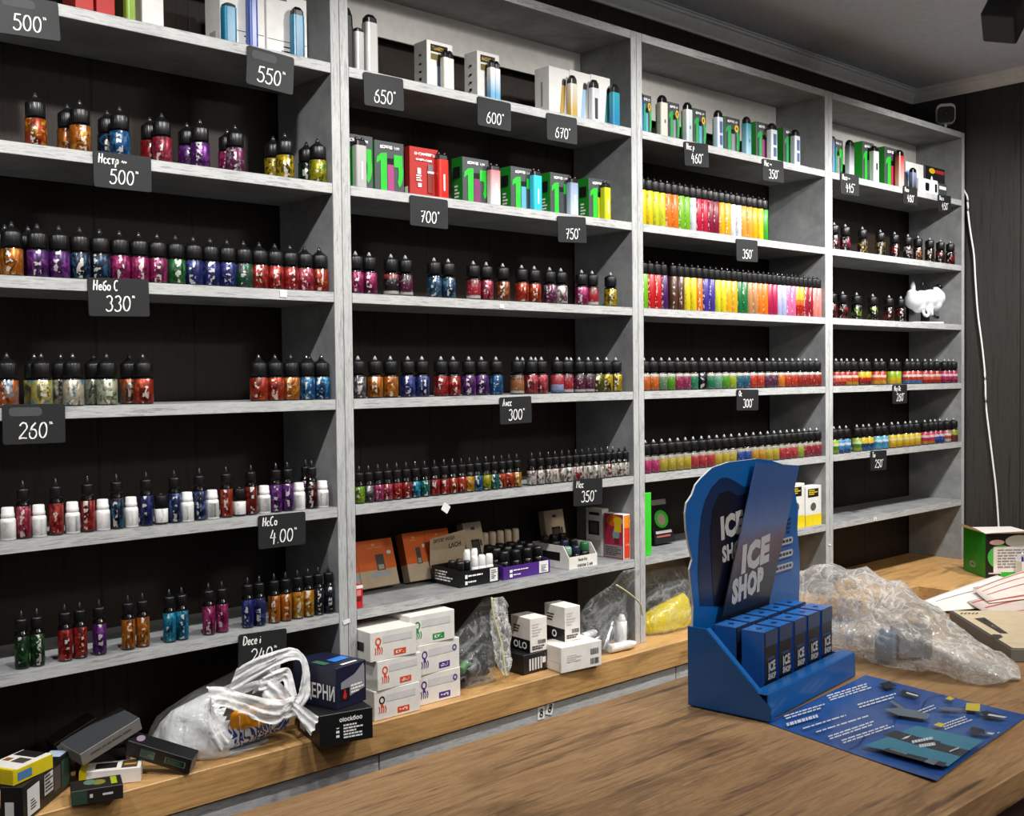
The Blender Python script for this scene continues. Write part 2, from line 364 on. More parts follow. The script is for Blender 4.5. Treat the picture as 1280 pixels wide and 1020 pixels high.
#        name: (main, second, words)
LC = {'orange': ('c9701c', 'f0a63a', 'orange'), 'redorange': ('b8321c', 'e06a30', 'orange-red'), 'magenta': ('a01e62', 'cf4c92', 'magenta'),
 'purple': ('5a2478', '9a4ab0', 'purple'), 'navy': ('14233f', '2f6d96', 'dark navy'), 'green': ('1f6a36', '4fae4a', 'green'), 'indigo': ('262c78', '5468b8', 'indigo'),
 'red': ('a81c22', 'd8503e', 'red'), 'greenpurple': ('1c6a48', '7a2a6c', 'green and purple'), 'blue': ('1c5a98', '49a5d8', 'blue'), 'cyan': ('1687b5', '44bede', 'light blue'),
 'art': ('e8dcc0', '6aa8c8', 'pale cartoon'), 'artorange': ('d8702c', '7ab4d0', 'orange and sky-blue'), 'artyellow': ('e6d25a', '7ab4cc', 'yellow and sky-blue'), 'artgreen': ('d8d8c0', '5a9a4a', 'white and green'),
 'yellowred': ('c2451c', 'f2c21e', 'orange and yellow'), 'amber': ('d08a1c', 'e8c050', 'amber'), 'yellow': ('d8b818', '3a3410', 'yellow'), 'olive': ('5c5a18', 'b8b030', 'olive'), 'yellowgreen': ('c0b81c', '4c8a2a', 'yellow-green'),
 'bluebrown': ('24386c', '6c8ac8', 'dusky blue'), 'pinkred': ('b02848', 'd86a80', 'pinkish red'), 'crimson': ('b01444', 'd43c6c', 'crimson'), 'wine': ('6c1428', '9a2c44', 'wine red'), 'black': ('15161a', '3a4a6a', 'black'),
 'darkred': ('7a1c14', 'b4402a', 'dark red'), 'darkgreen': ('173a22', '3f7a3c', 'dark green'), 'redblack': ('1c1416', 'b83030', 'black and red'), 'purplewhite': ('7c2a5c', 'c8b0c0', 'purple and white'),
 'brownorange': ('8a4a2a', 'd88a50', 'brown-orange'), 'grey': ('5c5a60', 'a8a2a8', 'grey'), 'pink': ('c23c78', 'e088ac', 'pink'), 'teal': ('16706c', '44aaa0', 'teal'), 'lime': ('7cb51c', 'b8dc3c', 'lime green'),
 'gold': ('b39a3c', 'd8c878', 'golden'), 'steel': ('2c567a', '6c9cb8', 'steel blue'), 'rose': ('b23040', 'd87078', 'rose red'), 'paleyellow': ('c8b45c', 'e4d894', 'pale yellow'),
 'wred': ('ece6de', 'a01c30', 'white and red'), 'wdark': ('ece6de', '4a2418', 'white and brown'), 'wgreen': ('ece6de', '5a7a2a', 'white and green'), 'wpurple': ('ece6de', '7c2458', 'white and purple')}
#  sleeves of the tall slim bottles: one even colour
SL = {'yellow': ('f0d81e', 'yellow'), 'lemon': ('d9dc2e', 'lemon yellow'), 'orange': ('f07d17', 'orange'), 'green': ('7cc21e', 'lime green'), 'white': ('dfe3ea', 'white'), 'crimson': ('c8143f', 'crimson'),
 'dark': ('8a1238', 'dark crimson'), 'amber': ('f5b416', 'amber'), 'peach': ('f6a63c', 'light orange'), 'leaf': ('3fa82e', 'leaf green'), 'red': ('cf1a20', 'red'), 'purple': ('4e1c66', 'purple'), 'brown': ('5a3626', 'dark brown'),
 'indigo': ('43349c', 'indigo'), 'forest': ('12733a', 'dark green'), 'tan': ('c08a58', 'tan'), 'lavender': ('b9bce8', 'lavender'), 'pink': ('e070a8', 'pink'), 'fire': None, 'wine': ('9c1630', 'wine red'), 'salmon': ('ee8c84', 'salmon pink'), 'magenta': ('b81c50', 'raspberry')}
def sleeve(k):
    if k == 'fire': return band_mat('fire', ['c8201c', 'e87a1c', 'f0c81e'], [.035, .055]), 'yellow and red'
    return label_mat('sleeve_'+k, SL[k][0], SL[k][0], 'f6f2ea' if k not in ('white', 'lavender', 'lemon', 'yellow') else '6a6a40', 1), SL[k][1]
M_GLASS = plain('dark_bottle_glass', '0c0a0a', .12, spec=.6, coat=.3)
def cap_mat():
    m, t, b = nt('ribbed_black_cap'); b.inputs['Base Color'].default_value = lin('0e0d0f'); b.inputs['Roughness'].default_value = .33
    tc = node(t, 'ShaderNodeTexCoord'); sp = node(t, 'ShaderNodeSeparateXYZ'); t.links.new(tc.outputs['Object'], sp.inputs[0])
    at = node(t, 'ShaderNodeMath', operation='ARCTAN2'); t.links.new(sp.outputs[1], at.inputs[0]); t.links.new(sp.outputs[0], at.inputs[1])
    ml = node(t, 'ShaderNodeMath', operation='MULTIPLY', i_1=36.0); t.links.new(at.outputs[0], ml.inputs[0])
    sn = node(t, 'ShaderNodeMath', operation='SINE'); t.links.new(ml.outputs[0], sn.inputs[0]); bump(t, b, sn.outputs[0], .25, .0008); return m
M_CAP = cap_mat(); M_TIP = plain('glossy_black_tip', '2a2a2e', .18, spec=.8, coat=.5); M_TIPC = plain('frosted_tip', '8f9496', .25, spec=.8)
def kind(d, h, lab, neck, cap, cone, rc=.93, tip=M_TIP, white=False, n=20):
    r = d/2; q = lambda f: f*h
    if white:
        body = [(r*.94, 0), (r, q(.02)), (r, q(.60)), (r*.9, q(.65)), (r*.74, q(.68))]
        c = [(r*.80, q(.68)), (r*.86, q(.70)), (r*.86, q(.80)), (r*.80, q(.82)), (r*.78, q(.97)), (r*.70, q(1))]
        tp = None
    else:
        body = [(r*.92, 0), (r*.98, q(.012)), (r*.98, q(lab[1]+.015)), (r*.9, q(neck*.5+lab[1]*.5+.01)), (r*.74, q(neck)), (r*.72, q(cap[0]+.005))]
        c = [(r*rc*.97, q(cap[0])), (r*rc, q(cap[0]+.01)), (r*rc, q(cap[1]-.02)), (r*rc*.93, q(cap[1]))]
        c += [(r*rc*.34, q(cone))] if cone > cap[1]+.001 else []
        tp = [(r*rc*.36, q(cone)), (r*.2, q(cone+(1-cone)*.5)), (r*.11, q(.985)), (0, q(1))]
    la = [(r*.985, q(lab[0])), (r, q(lab[0])+.0002), (r, q(lab[1])-.0002), (r*.985, q(lab[1]))]
    out = {'body': MB().lathe(body, n), 'label': MB().lathe(la, n, cap=False), 'cap': MB().lathe(c, n)}
    if tp: out['tip'] = MB().lathe(tp, 10)
    return {'d': d, 'h': h, 'ms': {k: v.mesh('bottle_'+k, {'body': M_WHITE if white else M_GLASS, 'label': M_WHITE, 'cap': M_WHITE if white else M_CAP, 'tip': tip}[k]) for k, v in out.items()}}
KINDS = {
 'chubby': kind(.0345, .0905, (.02, .49), .53, (.535, .80), .885),
 'slim': kind(.0232, .0965, (.03, .555), .64, (.655, .845), .86, .84, M_TIP),
 'tall': kind(.0262, .1275, (.005, .70), .72, (.725, .92), .94, .90),
 'salt': kind(.0325, .0885, (.03, .50), .56, (.58, .86), .90, .94, M_TIPC),
 'tiny': kind(.0232, .0785, (.04, .45), .56, (.575, .80), .82, .86, M_TIP),
 'jar': kind(.0245, .0535, (.06, .56), 0, 0, 0, white=True),
 'darkjar': kind(.0240, .056, (.06, .50), .55, (.56, .92), .94, .92),
}
KW = {'chubby': ('stubby bottle', 'stubby_bottle'), 'slim': ('slim bottle', 'slim_bottle'), 'tall': ('tall slim bottle', 'tall_bottle'), 'salt': ('short bottle', 'short_bottle'),
      'tiny': ('dropper bottle', 'dropper_bottle'), 'jar': ('small white jar', 'white_jar'), 'darkjar': ('black-capped white-label jar', 'capped_jar')}
NUM = ['zeroth', 'first', 'second', 'third', 'fourth', 'fifth', 'sixth', 'seventh', 'eighth', 'ninth', 'tenth', 'eleventh', 'twelfth', '13th', '14th', '15th', '16th', '17th', '18th', '19th', '20th']
CARD = ['no', 'one', 'two', 'three', 'four', 'five', 'six', 'seven', 'eight', 'nine', 'ten', 'eleven', 'twelve', '13', '14', '15', '16', '17', '18', '19', '20']
def place_bottle(kd, x, y, z, lm, label, group, rz):
    K = KINDS[kd]; t = thing(KW[kd][1], label, 'bottle' if 'jar' not in kd else 'jar', (x, y, z), rz, group)
    for part in ('body', 'label', 'cap', 'tip'):
        if part not in K['ms']: continue
        o = link(part, K['ms'][part], o if part == 'tip' else t)
        if part == 'label':
            o.material_slots[0].link = 'OBJECT'; o.material_slots[0].material = lm
    return t
def view_rot(x, y): return math.atan2(CAM_LOC.y-y, CAM_LOC.x-x)
def row(bay, shelf, ox, s, items, kd='chubby', loc=None):
    """items: (photo x, colour[, 'b' for the back row | kind]) left to right; each bottle stands on the shelf near its front edge"""
    z = SZ[shelf]; loc = loc or '%s of %s' % (SN[shelf], BN[bay]); es = []
    for it in items:
        k = kd; back = False
        for e in it[2:]:
            if e == 'b': back = True
            else: k = e
        d = KINDS[k]['d']; y = d/2+.006+(d+.006 if back else 0)+R.uniform(0, .002)
        x = xat(ox+it[0]/s, y, z+KINDS[k]['h']*.7); es.append([x, y, k, it[1], back, d])
    lo, hi = BAYS[bay]
    for bk in (False, True):                                       # neighbours touch at most
        f = sorted([e for e in es if e[4] == bk], key=lambda e: e[0])
        for _ in range(30):
            for a, b in zip(f, f[1:]):
                need = (a[5]+b[5])/2+.0006
                if abs(a[1]-b[1]) > .02: continue
                gap = b[0]-a[0]
                if gap < need: sft = (need-gap)/2+1e-5; a[0] -= sft; b[0] += sft
            for e in f: e[0] = min(max(e[0], lo+e[5]/2+.001), hi-e[5]/2-.001)
    for e in es:                                                   # back row clears the front row
        pass
    front = sorted([e for e in es if not e[4]], key=lambda e: e[0]); info = {}
    def cw(k, c): return '' if k in ('jar', 'darkjar') else sleeve(c)[1] if k == 'tall' else LC[c][2] if c in LC else BC[c][1]
    cnt = {}
    for e in front: cnt.setdefault((e[2], cw(e[2], e[3])), []).append(e)
    for (k, c), l in cnt.items():
        for i, e in enumerate(l):
            base = KW[k][0].replace('bottle', ('%s-labelled bottle' % c.replace(' ', '-')) if c else 'bottle')
            n = len(l)
            if n == 1: e.append('the only %s on the %s' % (base, loc))
            else: e.append('%s of %s %ss from left, %s' % (NUM[i+1], CARD[n], base, loc) if 'jar' not in base or k == 'jar' else '%s from left of %s %s, %s' % (NUM[i+1], CARD[n], base.replace('jar', 'jars'), loc))
    nb = 0
    for e in sorted([e for e in es if e[4]], key=lambda e: e[0]):
        nb += 1
        tot = len([q for q in es if q[4]])
        e.append('%s of %s half-hidden back bottles from left, %s' % (NUM[nb], CARD[tot], loc) if tot > 1 else 'the only half-hidden bottle in the back line, %s' % loc)
    for e in es:
        x, y, k, c = e[:4]
        lm = M_JAR if k in ('jar', 'darkjar') else sleeve(c)[0] if k == 'tall' else (BC[c][0] if c in BC else label_mat(c, *LC[c][:2]))
        place_bottle(k, x, y, z+.0004, lm, e[6].replace('-labelled-labelled', '-labelled'), 'bottles on the '+loc, view_rot(x, y)+R.uniform(-.3, .3))
M_JAR = label_mat('jar', 'e6e6e4', 'e4e4e2', '9a9ca4', 1)
def bands(key, words, cols, ze): return band_mat(key, cols, ze), words
BC = {'wb_dark': bands('wbd', 'black with white base', ['ece4e0', '1a1416', '9a2c2c'], [.010, .036]), 'wb_red': bands('wbr', 'red with white base', ['ece4e0', 'b02434', '7c1c28'], [.010, .034]),
 'wb_brown': bands('wbb', 'brown with white base', ['ece4e0', 'a8683c', '6c3a24'], [.009, .034]), 'wb_pur': bands('wbp', 'purple with white base', ['ece4e0', '5a1c3c', '3c1428'], [.009, .034]), 'pinkblue': bands('pkb', 'blue and pink', ['6c88c8', 'a8b8e0', 'b83444'], [.008, .022])}
for k, c, wd in (('t_or', 'd86a1c', 'orange'), ('t_gg', '6c8c6c', 'grey-green'), ('t_gr', '5aa020', 'green'), ('t_mg', '9c2858', 'magenta'), ('t_tg', '1c8258', 'teal green'), ('t_tp', '6ca890', 'pale teal'), ('t_li', 'a0b41c', 'lime'),
                 ('t_bl', '24627e', 'steel blue'), ('t_rd', 'c83a20', 'red'), ('t_pu', '5c2a48', 'plum'), ('t_am', 'e0821c', 'amber'), ('t_dr', 'a8281c', 'dark red')):
    BC[k] = bands(k, wd, [c, c, 'c9c0b8'], [.02, .038])
for k, c, wd in (('u_pk', 'c43a78', 'pink'), ('u_ye', 'c8b23c', 'yellow'), ('u_rd', 'c03a44', 'red'), ('u_bl', '2c4c9c', 'blue'), ('u_am', 'cc962c', 'amber'), ('u_li', 'a4b43c', 'lime'), ('u_wi', 'a02c40', 'wine')):
    BC[k] = bands(k, wd, [c, c, 'a8a090'], [.02, .036])
for k, cs, wd in (('v_rd', ['b01c1c', 'e8604a', 'f0d8d0', 'c42c24'], 'red'), ('v_ry', ['c89a1c', 'e0401c', 'f0e0d0', 'c02c24'], 'red and yellow'), ('v_yr', ['7c1c14', 'c42418', 'f0c818', 'e8c41c'], 'yellow and red'), ('v_or', ['d8a41c', 'e8641c', 'f0e0d0', 'd8401c'], 'orange and yellow'),
                  ('v_lm', ['e0c01c', 'e0c41c', '98c41c', 'a8c81c'], 'lime and yellow'), ('v_rb', ['3c7ab8', 'c83428', 'f0e4dc', 'd84838'], 'red and blue'), ('v_pk', ['8c1848', 'c82c68', 'f0d8e0', 'c42860'], 'magenta'),
                  ('v_bl', ['1c50a8', '3c90d0', 'e0e8f0', '4c9cd8'], 'blue'), ('v_lb', ['a0b81c', '4c8c28', 'e0ecc0', 'b0c81c'], 'lime and blue'), ('v_by', ['2c64a8', '1c3c6c', 'f0d01c', 'e8c81c'], 'yellow and blue'), ('v_cy', ['5cb8e0', '3c98c8', 'e0f0f8', '6cc0e4'], 'sky blue'),
                  ('v_ye', ['e8b01c', 'e8c41c', 'f0e0a0', 'f0d01c'], 'yellow'), ('v_py', ['d88c1c', 'c82858', 'f0d8d0', 'd83868'], 'pink and yellow'), ('v_bp', ['1c3c8c', '2c50b0', 'e0d0e0', 'c83058'], 'blue and pink'), ('v_wr', ['d8d0c8', 'c84838', 'f0ece4', 'd88878'], 'white and red'), ('v_ol', ['8c2c1c', '6c3418', 'a8b02c', '98a41c'], 'olive and red')):
    BC[k] = bands(k, wd, cs, [.014, .026, .034])
for k, c2, wd in (('d_pk', 'c02860', 'black and pink'), ('d_rd', 'b82828', 'black and red'), ('d_ye', 'c8a82c', 'black and yellow'), ('d_or', 'd8782c', 'black and orange'), ('d_gr', '8cb42c', 'black and lime'), ('d_wp', 'd0b0b8', 'black and white')):
    LC[k] = ('1c1a1c', c2, wd)
# left bay
row(0, 1, 0, 2.909, [(128, 'yellowred'), (245, 'orange', 'b'), (290, 'orange'), (390, 'navy', 'b'), (435, 'blue'), (545, 'red', 'b'), (588, 'pinkred'), (680, 'purple', 'b'), (727, 'purple'), (826, 'magenta', 'b'), (855, 'purplewhite'), (993, 'yellow', 'b'), (1035, 'yellow'), (1120, 'darkgreen', 'b'), (1158, 'yellowgreen')])
row(0, 2, 0, 2.909, [(18, 'orange', 'b'), (42, 'orange'), (138, 'purple'), (102, 'purple', 'b'), (218, 'purple'), (290, 'navy'), (363, 'navy'), (440, 'magenta'), (508, 'magenta'), (575, 'magenta'), (640, 'green'), (706, 'indigo'), (772, 'indigo'), (835, 'indigo'), (896, 'greenpurple'), (960, 'red'), (1018, 'red'), (1070, 'red'), (1130, 'pinkred'), (1162, 'redorange')])
row(0, 3, 0, 2.909, [(25, 'artorange'), (125, 'artyellow', 'b'), (150, 'artyellow'), (222, 'art', 'b'), (265, 'art'), (342, 'artgreen', 'b'), (388, 'artgreen'), (470, 'artorange', 'b'), (520, 'redorange'), (944, 'redorange'), (1008, 'redorange'), (1063, 'orange'), (1127, 'blue'), (1147, 'blue', 'b'), (1180, 'blue')])
row(0, 4, 0, 2.909, [(30, 'j', 'jar'), (82, 'pinkred', 'slim'), (140, 'j', 'jar'), (203, 'red', 'slim'), (263, 'j', 'jar'), (318, 'red', 'slim'), (373, 'j', 'jar'), (423, 'navy', 'slim'), (476, 'j', 'jar'), (531, 'indigo', 'slim'), (585, 'j', 'darkjar'), (633, 'bluebrown', 'slim'), (680, 'j', 'jar'), (725, 'bluebrown', 'slim'), (771, 'j', 'jar'), (822, 'redorange', 'slim'), (870, 'j', 'darkjar'), (912, 'darkred', 'slim'), (960, 'j', 'jar'), (1003, 'purple', 'slim'), (1045, 'purple', 'slim'), (1087, 'j', 'jar'), (1112, 'purple', 'slim', 'b'), (1133, 'redblack', 'slim'), (1172, 'j', 'jar')])
row(0, 5, 0, 2.909, [(78, 'darkgreen'), (134, 'darkgreen'), (235, 'red'), (290, 'red'), (360, 'purple'), (465, 'orange'), (518, 'orange'), (615, 'cyan'), (660, 'cyan'), (758, 'magenta'), (806, 'magenta'), (900, 'indigo'), (942, 'indigo'), (996, 'orange'), (1038, 'orange'), (1100, 'amber'), (1142, 'amber'), (1183, 'black'), (1210, 'black')], 'slim')
# second bay
row(1, 2, 420, 3.282, [(82, 'magenta'), (133, 'magenta'), (225, 'wb_dark'), (284, 'wb_pur'), (402, 'steel'), (460, 'steel'), (563, 'wb_red'), (616, 'pinkred'), (684, 'brownorange'), (761, 'redorange'), (813, 'redorange'), (876, 'purplewhite'), (922, 'wpurple'), (1007, 'magenta'), (1050, 'wb_red'), (1126, 'yellow')], 'salt')
row(1, 3, 420, 3.282, [(90, 'grey'), (160, 'orange'), (223, 'orange'), (294, 'indigo'), (352, 'indigo'), (430, 'red'), (480, 'red'), (544, 'purple'), (596, 'purple'), (656, 'blue'), (743, 'wb_brown'), (765, 'brownorange', 'b'), (800, 'rose'), (842, 'rose'), (818, 'rose', 'b'), (907, 'pinkblue'), (946, 'wb_red'), (963, 'rose', 'b'), (1000, 'wb_pur'), (1033, 'wb_pur'), (1072, 'olive'), (1107, 'yellow'), (1147, 'yellow')], 'salt')
row(1, 4, 420, 2.684, [(82, 'lime'), (109, 'grey'), (137, 'pink'), (170, 'pinkred'), (203, 'red'), (235, 'red'), (265, 'cyan'), (297, 'teal'), (330, 'red'), (362, 'red'), (391, 'redorange'), (420, 'redorange'), (447, 'amber'), (474, 'blue'), (503, 'yellowgreen'), (530, 'teal'), (557, 'redorange'), (580, 'redorange'), (603, 'amber'),
   (656, 'wpurple'), (684, 'wpurple'), (712, 'wred'), (738, 'wred'), (761, 'wdark'), (783, 'wdark'), (806, 'wred'), (830, 'wred'), (853, 'wgreen'), (874, 'wdark'), (894, 'wgreen'), (916, 'wred'), (937, 'wred'), (958, 'wdark'), (978, 'wred')], 'tiny')
# third bay
row(2, 1, 790, 4.081, [(63, 'yellow'), (90, 'yellow'), (123, 'lemon'), (152, 'lemon'), (184, 'orange'), (214, 'orange'), (243, 'green'), (270, 'green'), (299, 'white'), (336, 'crimson'), (366, 'crimson'), (394, 'dark'), (417, 'dark'), (445, 'amber'), (473, 'amber'), (504, 'white'), (534, 'white'), (562, 'peach'), (587, 'peach'), (611, 'amber'), (634, 'yellow'), (660, 'leaf')], 'tall')
row(2, 2, 790, 4.637, [(68, 'green'), (102, 'red'), (140, 'red'), (176, 'purple'), (238, 'brown'), (280, 'brown'), (311, 'yellow'), (342, 'yellow'), (376, 'orange'), (427, 'indigo'), (465, 'indigo'), (492, 'lemon'), (530, 'yellow'), (556, 'amber'), (592, 'amber'), (618, 'forest'), (650, 'forest'), (684, 'tan'), (712, 'tan'), (738, 'orange'), (776, 'orange'), (795, 'magenta'), (820, 'magenta'), (844, 'lavender'), (868, 'lavender'), (893, 'pink'), (917, 'pink'), (950, 'fire'), (982, 'fire'), (1003, 'wine'), (1026, 'wine'), (1052, 'salmon'), (1079, 'salmon')], 'tall')
row(2, 3, 790, 4.637, [(72, 't_or'), (115, 't_or'), (173, 't_gg'), (218, 't_gr'), (260, 't_mg'), (304, 't_mg'), (348, 't_tg'), (402, 'black'), (445, 't_tg'), (490, 't_tp'), (532, 't_gr'), (572, 't_li'), (612, 't_bl'), (652, 't_bl'), (690, 't_rd'), (735, 't_rd'), (781, 't_pu'), (818, 't_pu'), (853, 't_am'), (890, 't_rd'), (938, 't_rd'), (972, 't_dr'), (1005, 't_dr'), (1040, 't_dr'), (1071, 't_dr')], 'salt')
row(2, 4, 790, 4.252, [(73, 'u_pk'), (110, 'u_pk'), (163, 'u_ye'), (200, 'u_ye'), (239, 'u_ye'), (280, 'u_ye'), (324, 'u_rd'), (368, 'u_rd'), (409, 'u_rd'), (449, 'u_ye'), (489, 'u_ye'), (526, 'u_ye'), (570, 'u_bl'), (605, 'u_bl'), (644, 'u_am'), (682, 'u_am'), (720, 'u_ye'), (756, 'u_ye'), (791, 'u_rd'), (826, 'u_rd'), (861, 'u_rd'), (890, 'u_li'), (925, 'u_wi'), (958, 'u_wi'), (992, 'u_wi')], 'salt')
# right bay
row(3, 1, 1020, 3.923, [(88, 'd_pk'), (143, 'd_pk'), (227, 'd_ye'), (315, 'd_ye'), (385, 'd_rd'), (450, 'd_wp'), (500, 'd_or'), (557, 'd_or'), (610, 'd_rd'), (658, 'd_rd')], 'salt')
row(3, 2, 1020, 3.4, [(66, 'd_rd'), (113, 'd_rd'), (172, 'd_gr'), (241, 'd_gr'), (310, 'd_rd'), (360, 'd_rd')], 'salt')
row(3, 3, 1020, 3.4, [(85, 'v_rd'), (107, 'v_rd'), (130, 'v_ry'), (158, 'v_ry'), (191, 'v_yr'), (214, 'v_yr'), (254, 'v_or'), (278, 'v_or'), (320, 'v_lm'), (342, 'v_lm'), (386, 'v_rb'), (408, 'v_rb'), (431, 'v_rb'), (463, 'v_rd'), (487, 'v_rd'), (512, 'v_rd'), (545, 'v_pk'), (563, 'v_pk'), (588, 'v_pk')], 'salt')
row(3, 4, 1020, 3.4, [(75, 'v_lb'), (100, 'v_bl'), (127, 'v_bl'), (173, 'v_lb'), (200, 'v_by'), (224, 'v_by'), (261, 'v_cy'), (287, 'v_cy'), (322, 'v_ye'), (348, 'v_ye'), (379, 'v_ye'), (400, 'v_ye'), (426, 'v_ye'), (462, 'v_py'), (486, 'v_py'), (505, 'v_bp'), (526, 'v_bp'), (555, 'v_wr'), (597, 'v_ol')], 'salt')
# ------------------------------------------------------------------ price tags
def circ(cx, cz, rx, rz, a0, a1, n=14): return [(cx+rx*math.cos(rad(a0+(a1-a0)*i/n)), cz+rz*math.sin(rad(a0+(a1-a0)*i/n))) for i in range(n+1)]
GL = {'0': (.62, [circ(.29, .5, .25, .48, 100, 455)]), '1': (.4, [[(.05, .75), (.25, 1), (.25, 0)]]),
 '2': (.6, [circ(.27, .72, .24, .27, 165, -20)+[(.05, .06), (.02, .02), (.3, .05), (.56, .02)]]), '3': (.58, [circ(.25, .75, .21, .24, 150, -80)+circ(.25, .26, .25, .27, 85, -150)]),
 '4': (.62, [[(.25, 1), (.06, .42), (.55, .42)], [(.42, .78), (.38, -.08)]]), '5': (.6, [[(.52, .98), (.14, .96), (.09, .56)]+circ(.25, .30, .27, .32, 110, -150)]),
 '6': (.6, [[(.42, .98), (.2, .75)]+circ(.28, .28, .24, .29, 165, 520)]), '7': (.58, [[(.04, .9), (.5, .98), (.22, 0)], [(.12, .5), (.46, .54)]]), '8': (.58, [circ(.27, .74, .19, .23, 270, -90)+circ(.27, .26, .24, .26, 90, 450)]),
 '.': (.22, [[(.08, .02), (.12, .0)]]), 'S': (.6, [circ(.28, .74, .22, .24, 40, 260)+circ(.26, .26, .25, .26, 80, -140)]),
 'Н': (.62, [[(.1, 1), (.06, 0)], [(.5, 1), (.46, 0)], [(.08, .5), (.5, .54)]]), 'н': (.5, [[(.08, .55), (.06, 0)], [(.4, .56), (.38, 0)], [(.06, .28), (.4, .3)]]),
 'а': (.5, [circ(.22, .27, .18, .26, 60, 400), [(.41, .5), (.4, .05), (.48, 0)]]), 'с': (.45, [circ(.24, .27, .19, .27, 50, 310)]), 'С': (.6, [circ(.3, .5, .26, .5, 55, 305)]),
 'т': (.5, [[(.04, .5), (.46, .54)], [(.25, .52), (.22, 0)]]), 'р': (.5, [[(.1, .52), (.06, -.35)], circ(.24, .3, .17, .23, 170, -170)]), 'б': (.52, [[(.48, .95), (.15, .75), (.07, .35)]+circ(.25, .25, .19, .25, 160, 510)]),
 'е': (.46, [[(.06, .28), (.4, .32)]+circ(.23, .28, .18, .26, 15, 320)]), 'о': (.5, [circ(.23, .27, .19, .26, 90, 450)]), 'М': (.75, [[(.06, 0), (.12, 1), (.34, .4), (.6, 1), (.64, 0)]]), 'А': (.62, [[(.04, 0), (.3, 1), (.52, 0)], [(.14, .38), (.44, .4)]]),
 'О': (.66, [circ(.31, .5, .27, .48, 90, 450)]), 'D': (.66, [[(.12, .95), (.08, .02)], [(.02, .9)]+circ(.18, .5, .42, .46, 85, -95)]), 'i': (.2, [[(.08, .5), (.08, 0)], [(.08, .68), (.1, .72)]]), 'ч': (.45, [[(.06, .52), (.08, .3), (.3, .28)], [(.36, .54), (.34, 0)]]),
 '~': (.7, [[(.0, .3), (.14, .46), (.26, .22), (.4, .44), (.52, .26), (.66, .4)]]), '*': (.42, [[(.02, .98), (.06, .72), (.14, .95), (.18, .72), (.26, .96), (.30, .74), (.38, .78)]]), '"': (.34, [[(.02, .98), (.02, .74)], [(.12, 1), (.14, .78), (.24, .98), (.26, .74)]]), '°': (.3, [circ(.12, .86, .09, .11, 90, 450)]), ' ': (.3, [])}
def strokes(m, txt, x, z, h, w, Y, k=.9, slant=.08, mi=0):
    for ch in txt:
        adv, ls = GL[ch]
        for pl in ls:
            P = [Vector((x+(a+slant*b)*h*k, z+b*h)) for a, b in pl]
            if len(P) == 2: P = [P[0], P[0].lerp(P[1], .5), P[1]]
            up = []; dn = []
            for i, p in enumerate(P):
                d = (P[min(i+1, len(P)-1)]-P[max(i-1, 0)])
                d = d.normalized() if d.length > 1e-9 else Vector((1, 0)); nn = Vector((-d.y, d.x))*w/2*(1+.25*math.sin(i*1.7))
                up.append(p+nn); dn.append(p-nn)
            vs = [(q.x, Y, q.y) for q in up]+[(q.x, Y, q.y) for q in dn]; n = len(P)
            m.add(vs, [(i+n, i+1+n, i+1, i) for i in range(n-1)], mi)
        x += adv*h*k*1.1
    return x
def twidth(txt, h, k=.9): return sum(GL[c][0] for c in txt)*h*k*1.1
def rrect(x0, x1, z0, z1, r, n=4):
    P = []
    for cx, cz, a in ((x1-r, z1-r, 0), (x0+r, z1-r, 90), (x0+r, z0+r, 180), (x1-r, z0+r, 270)):
        P += [(cx+r*math.cos(rad(a+90*i/n)), cz+r*math.sin(rad(a+90*i/n))) for i in range(n+1)]
    return P
def price_tag(price, name, xl, xr, tl, tr, bl, br, label, Y=-.004, sup='*', smear=False):
    X0, X1 = ony(xl, (tl+bl)/2, Y).x, ony(xr, (tr+br)/2, Y).x
    z1 = (ony(xl, tl, Y).z+ony(xr, tr, Y).z)/2; z0 = (ony(xl, bl, Y).z+ony(xr, br, Y).z)/2
    w, h = X1-X0, z1-z0; cx = (X0+X1)/2
    tilt = math.atan2(((ony(xr, tr, Y).z-ony(xl, tl, Y).z)+(ony(xr, br, Y).z-ony(xl, bl, Y).z))/2, w)
    t = thing('price_tag', label, 'price tag', (cx, Y, z0), 0, None, (0, -max(-.12, min(.12, tilt)), 0))
    MB().prism(rrect(-w/2, w/2, 0, h, min(w, h)*.07), 0, .0026).build('card', M_TAGB, t, .0003)
    m = MB(); ph = h*.40; k = min(.9, (w*.62)/twidth(price, 1, 1)/ph)
    pw = twidth(price, ph, k); e = strokes(m, price, -pw/2-w*.02, h*.14, ph, h*.036, -.0004, k)
    strokes(m, sup, e+.015*w, h*.14+ph*.42, ph*.62, h*.03, -.0004, k*.9)
    if name:
        nh = h*.26; k2 = min(.8, (w*.72)/twidth(name, 1, 1)/nh); strokes(m, name, -w*.42, h*.68, nh, h*.034, -.0004, k2)
    m.build('handwriting', M_CHALK, t)
    if smear:
        MB().prism(rrect(-w*.40, w*.12, h*.70, h*.92, h*.09), -.0003, 0).build('wiped_patch', plain('wiped_chalk', '45484b', .8), t)
    return t
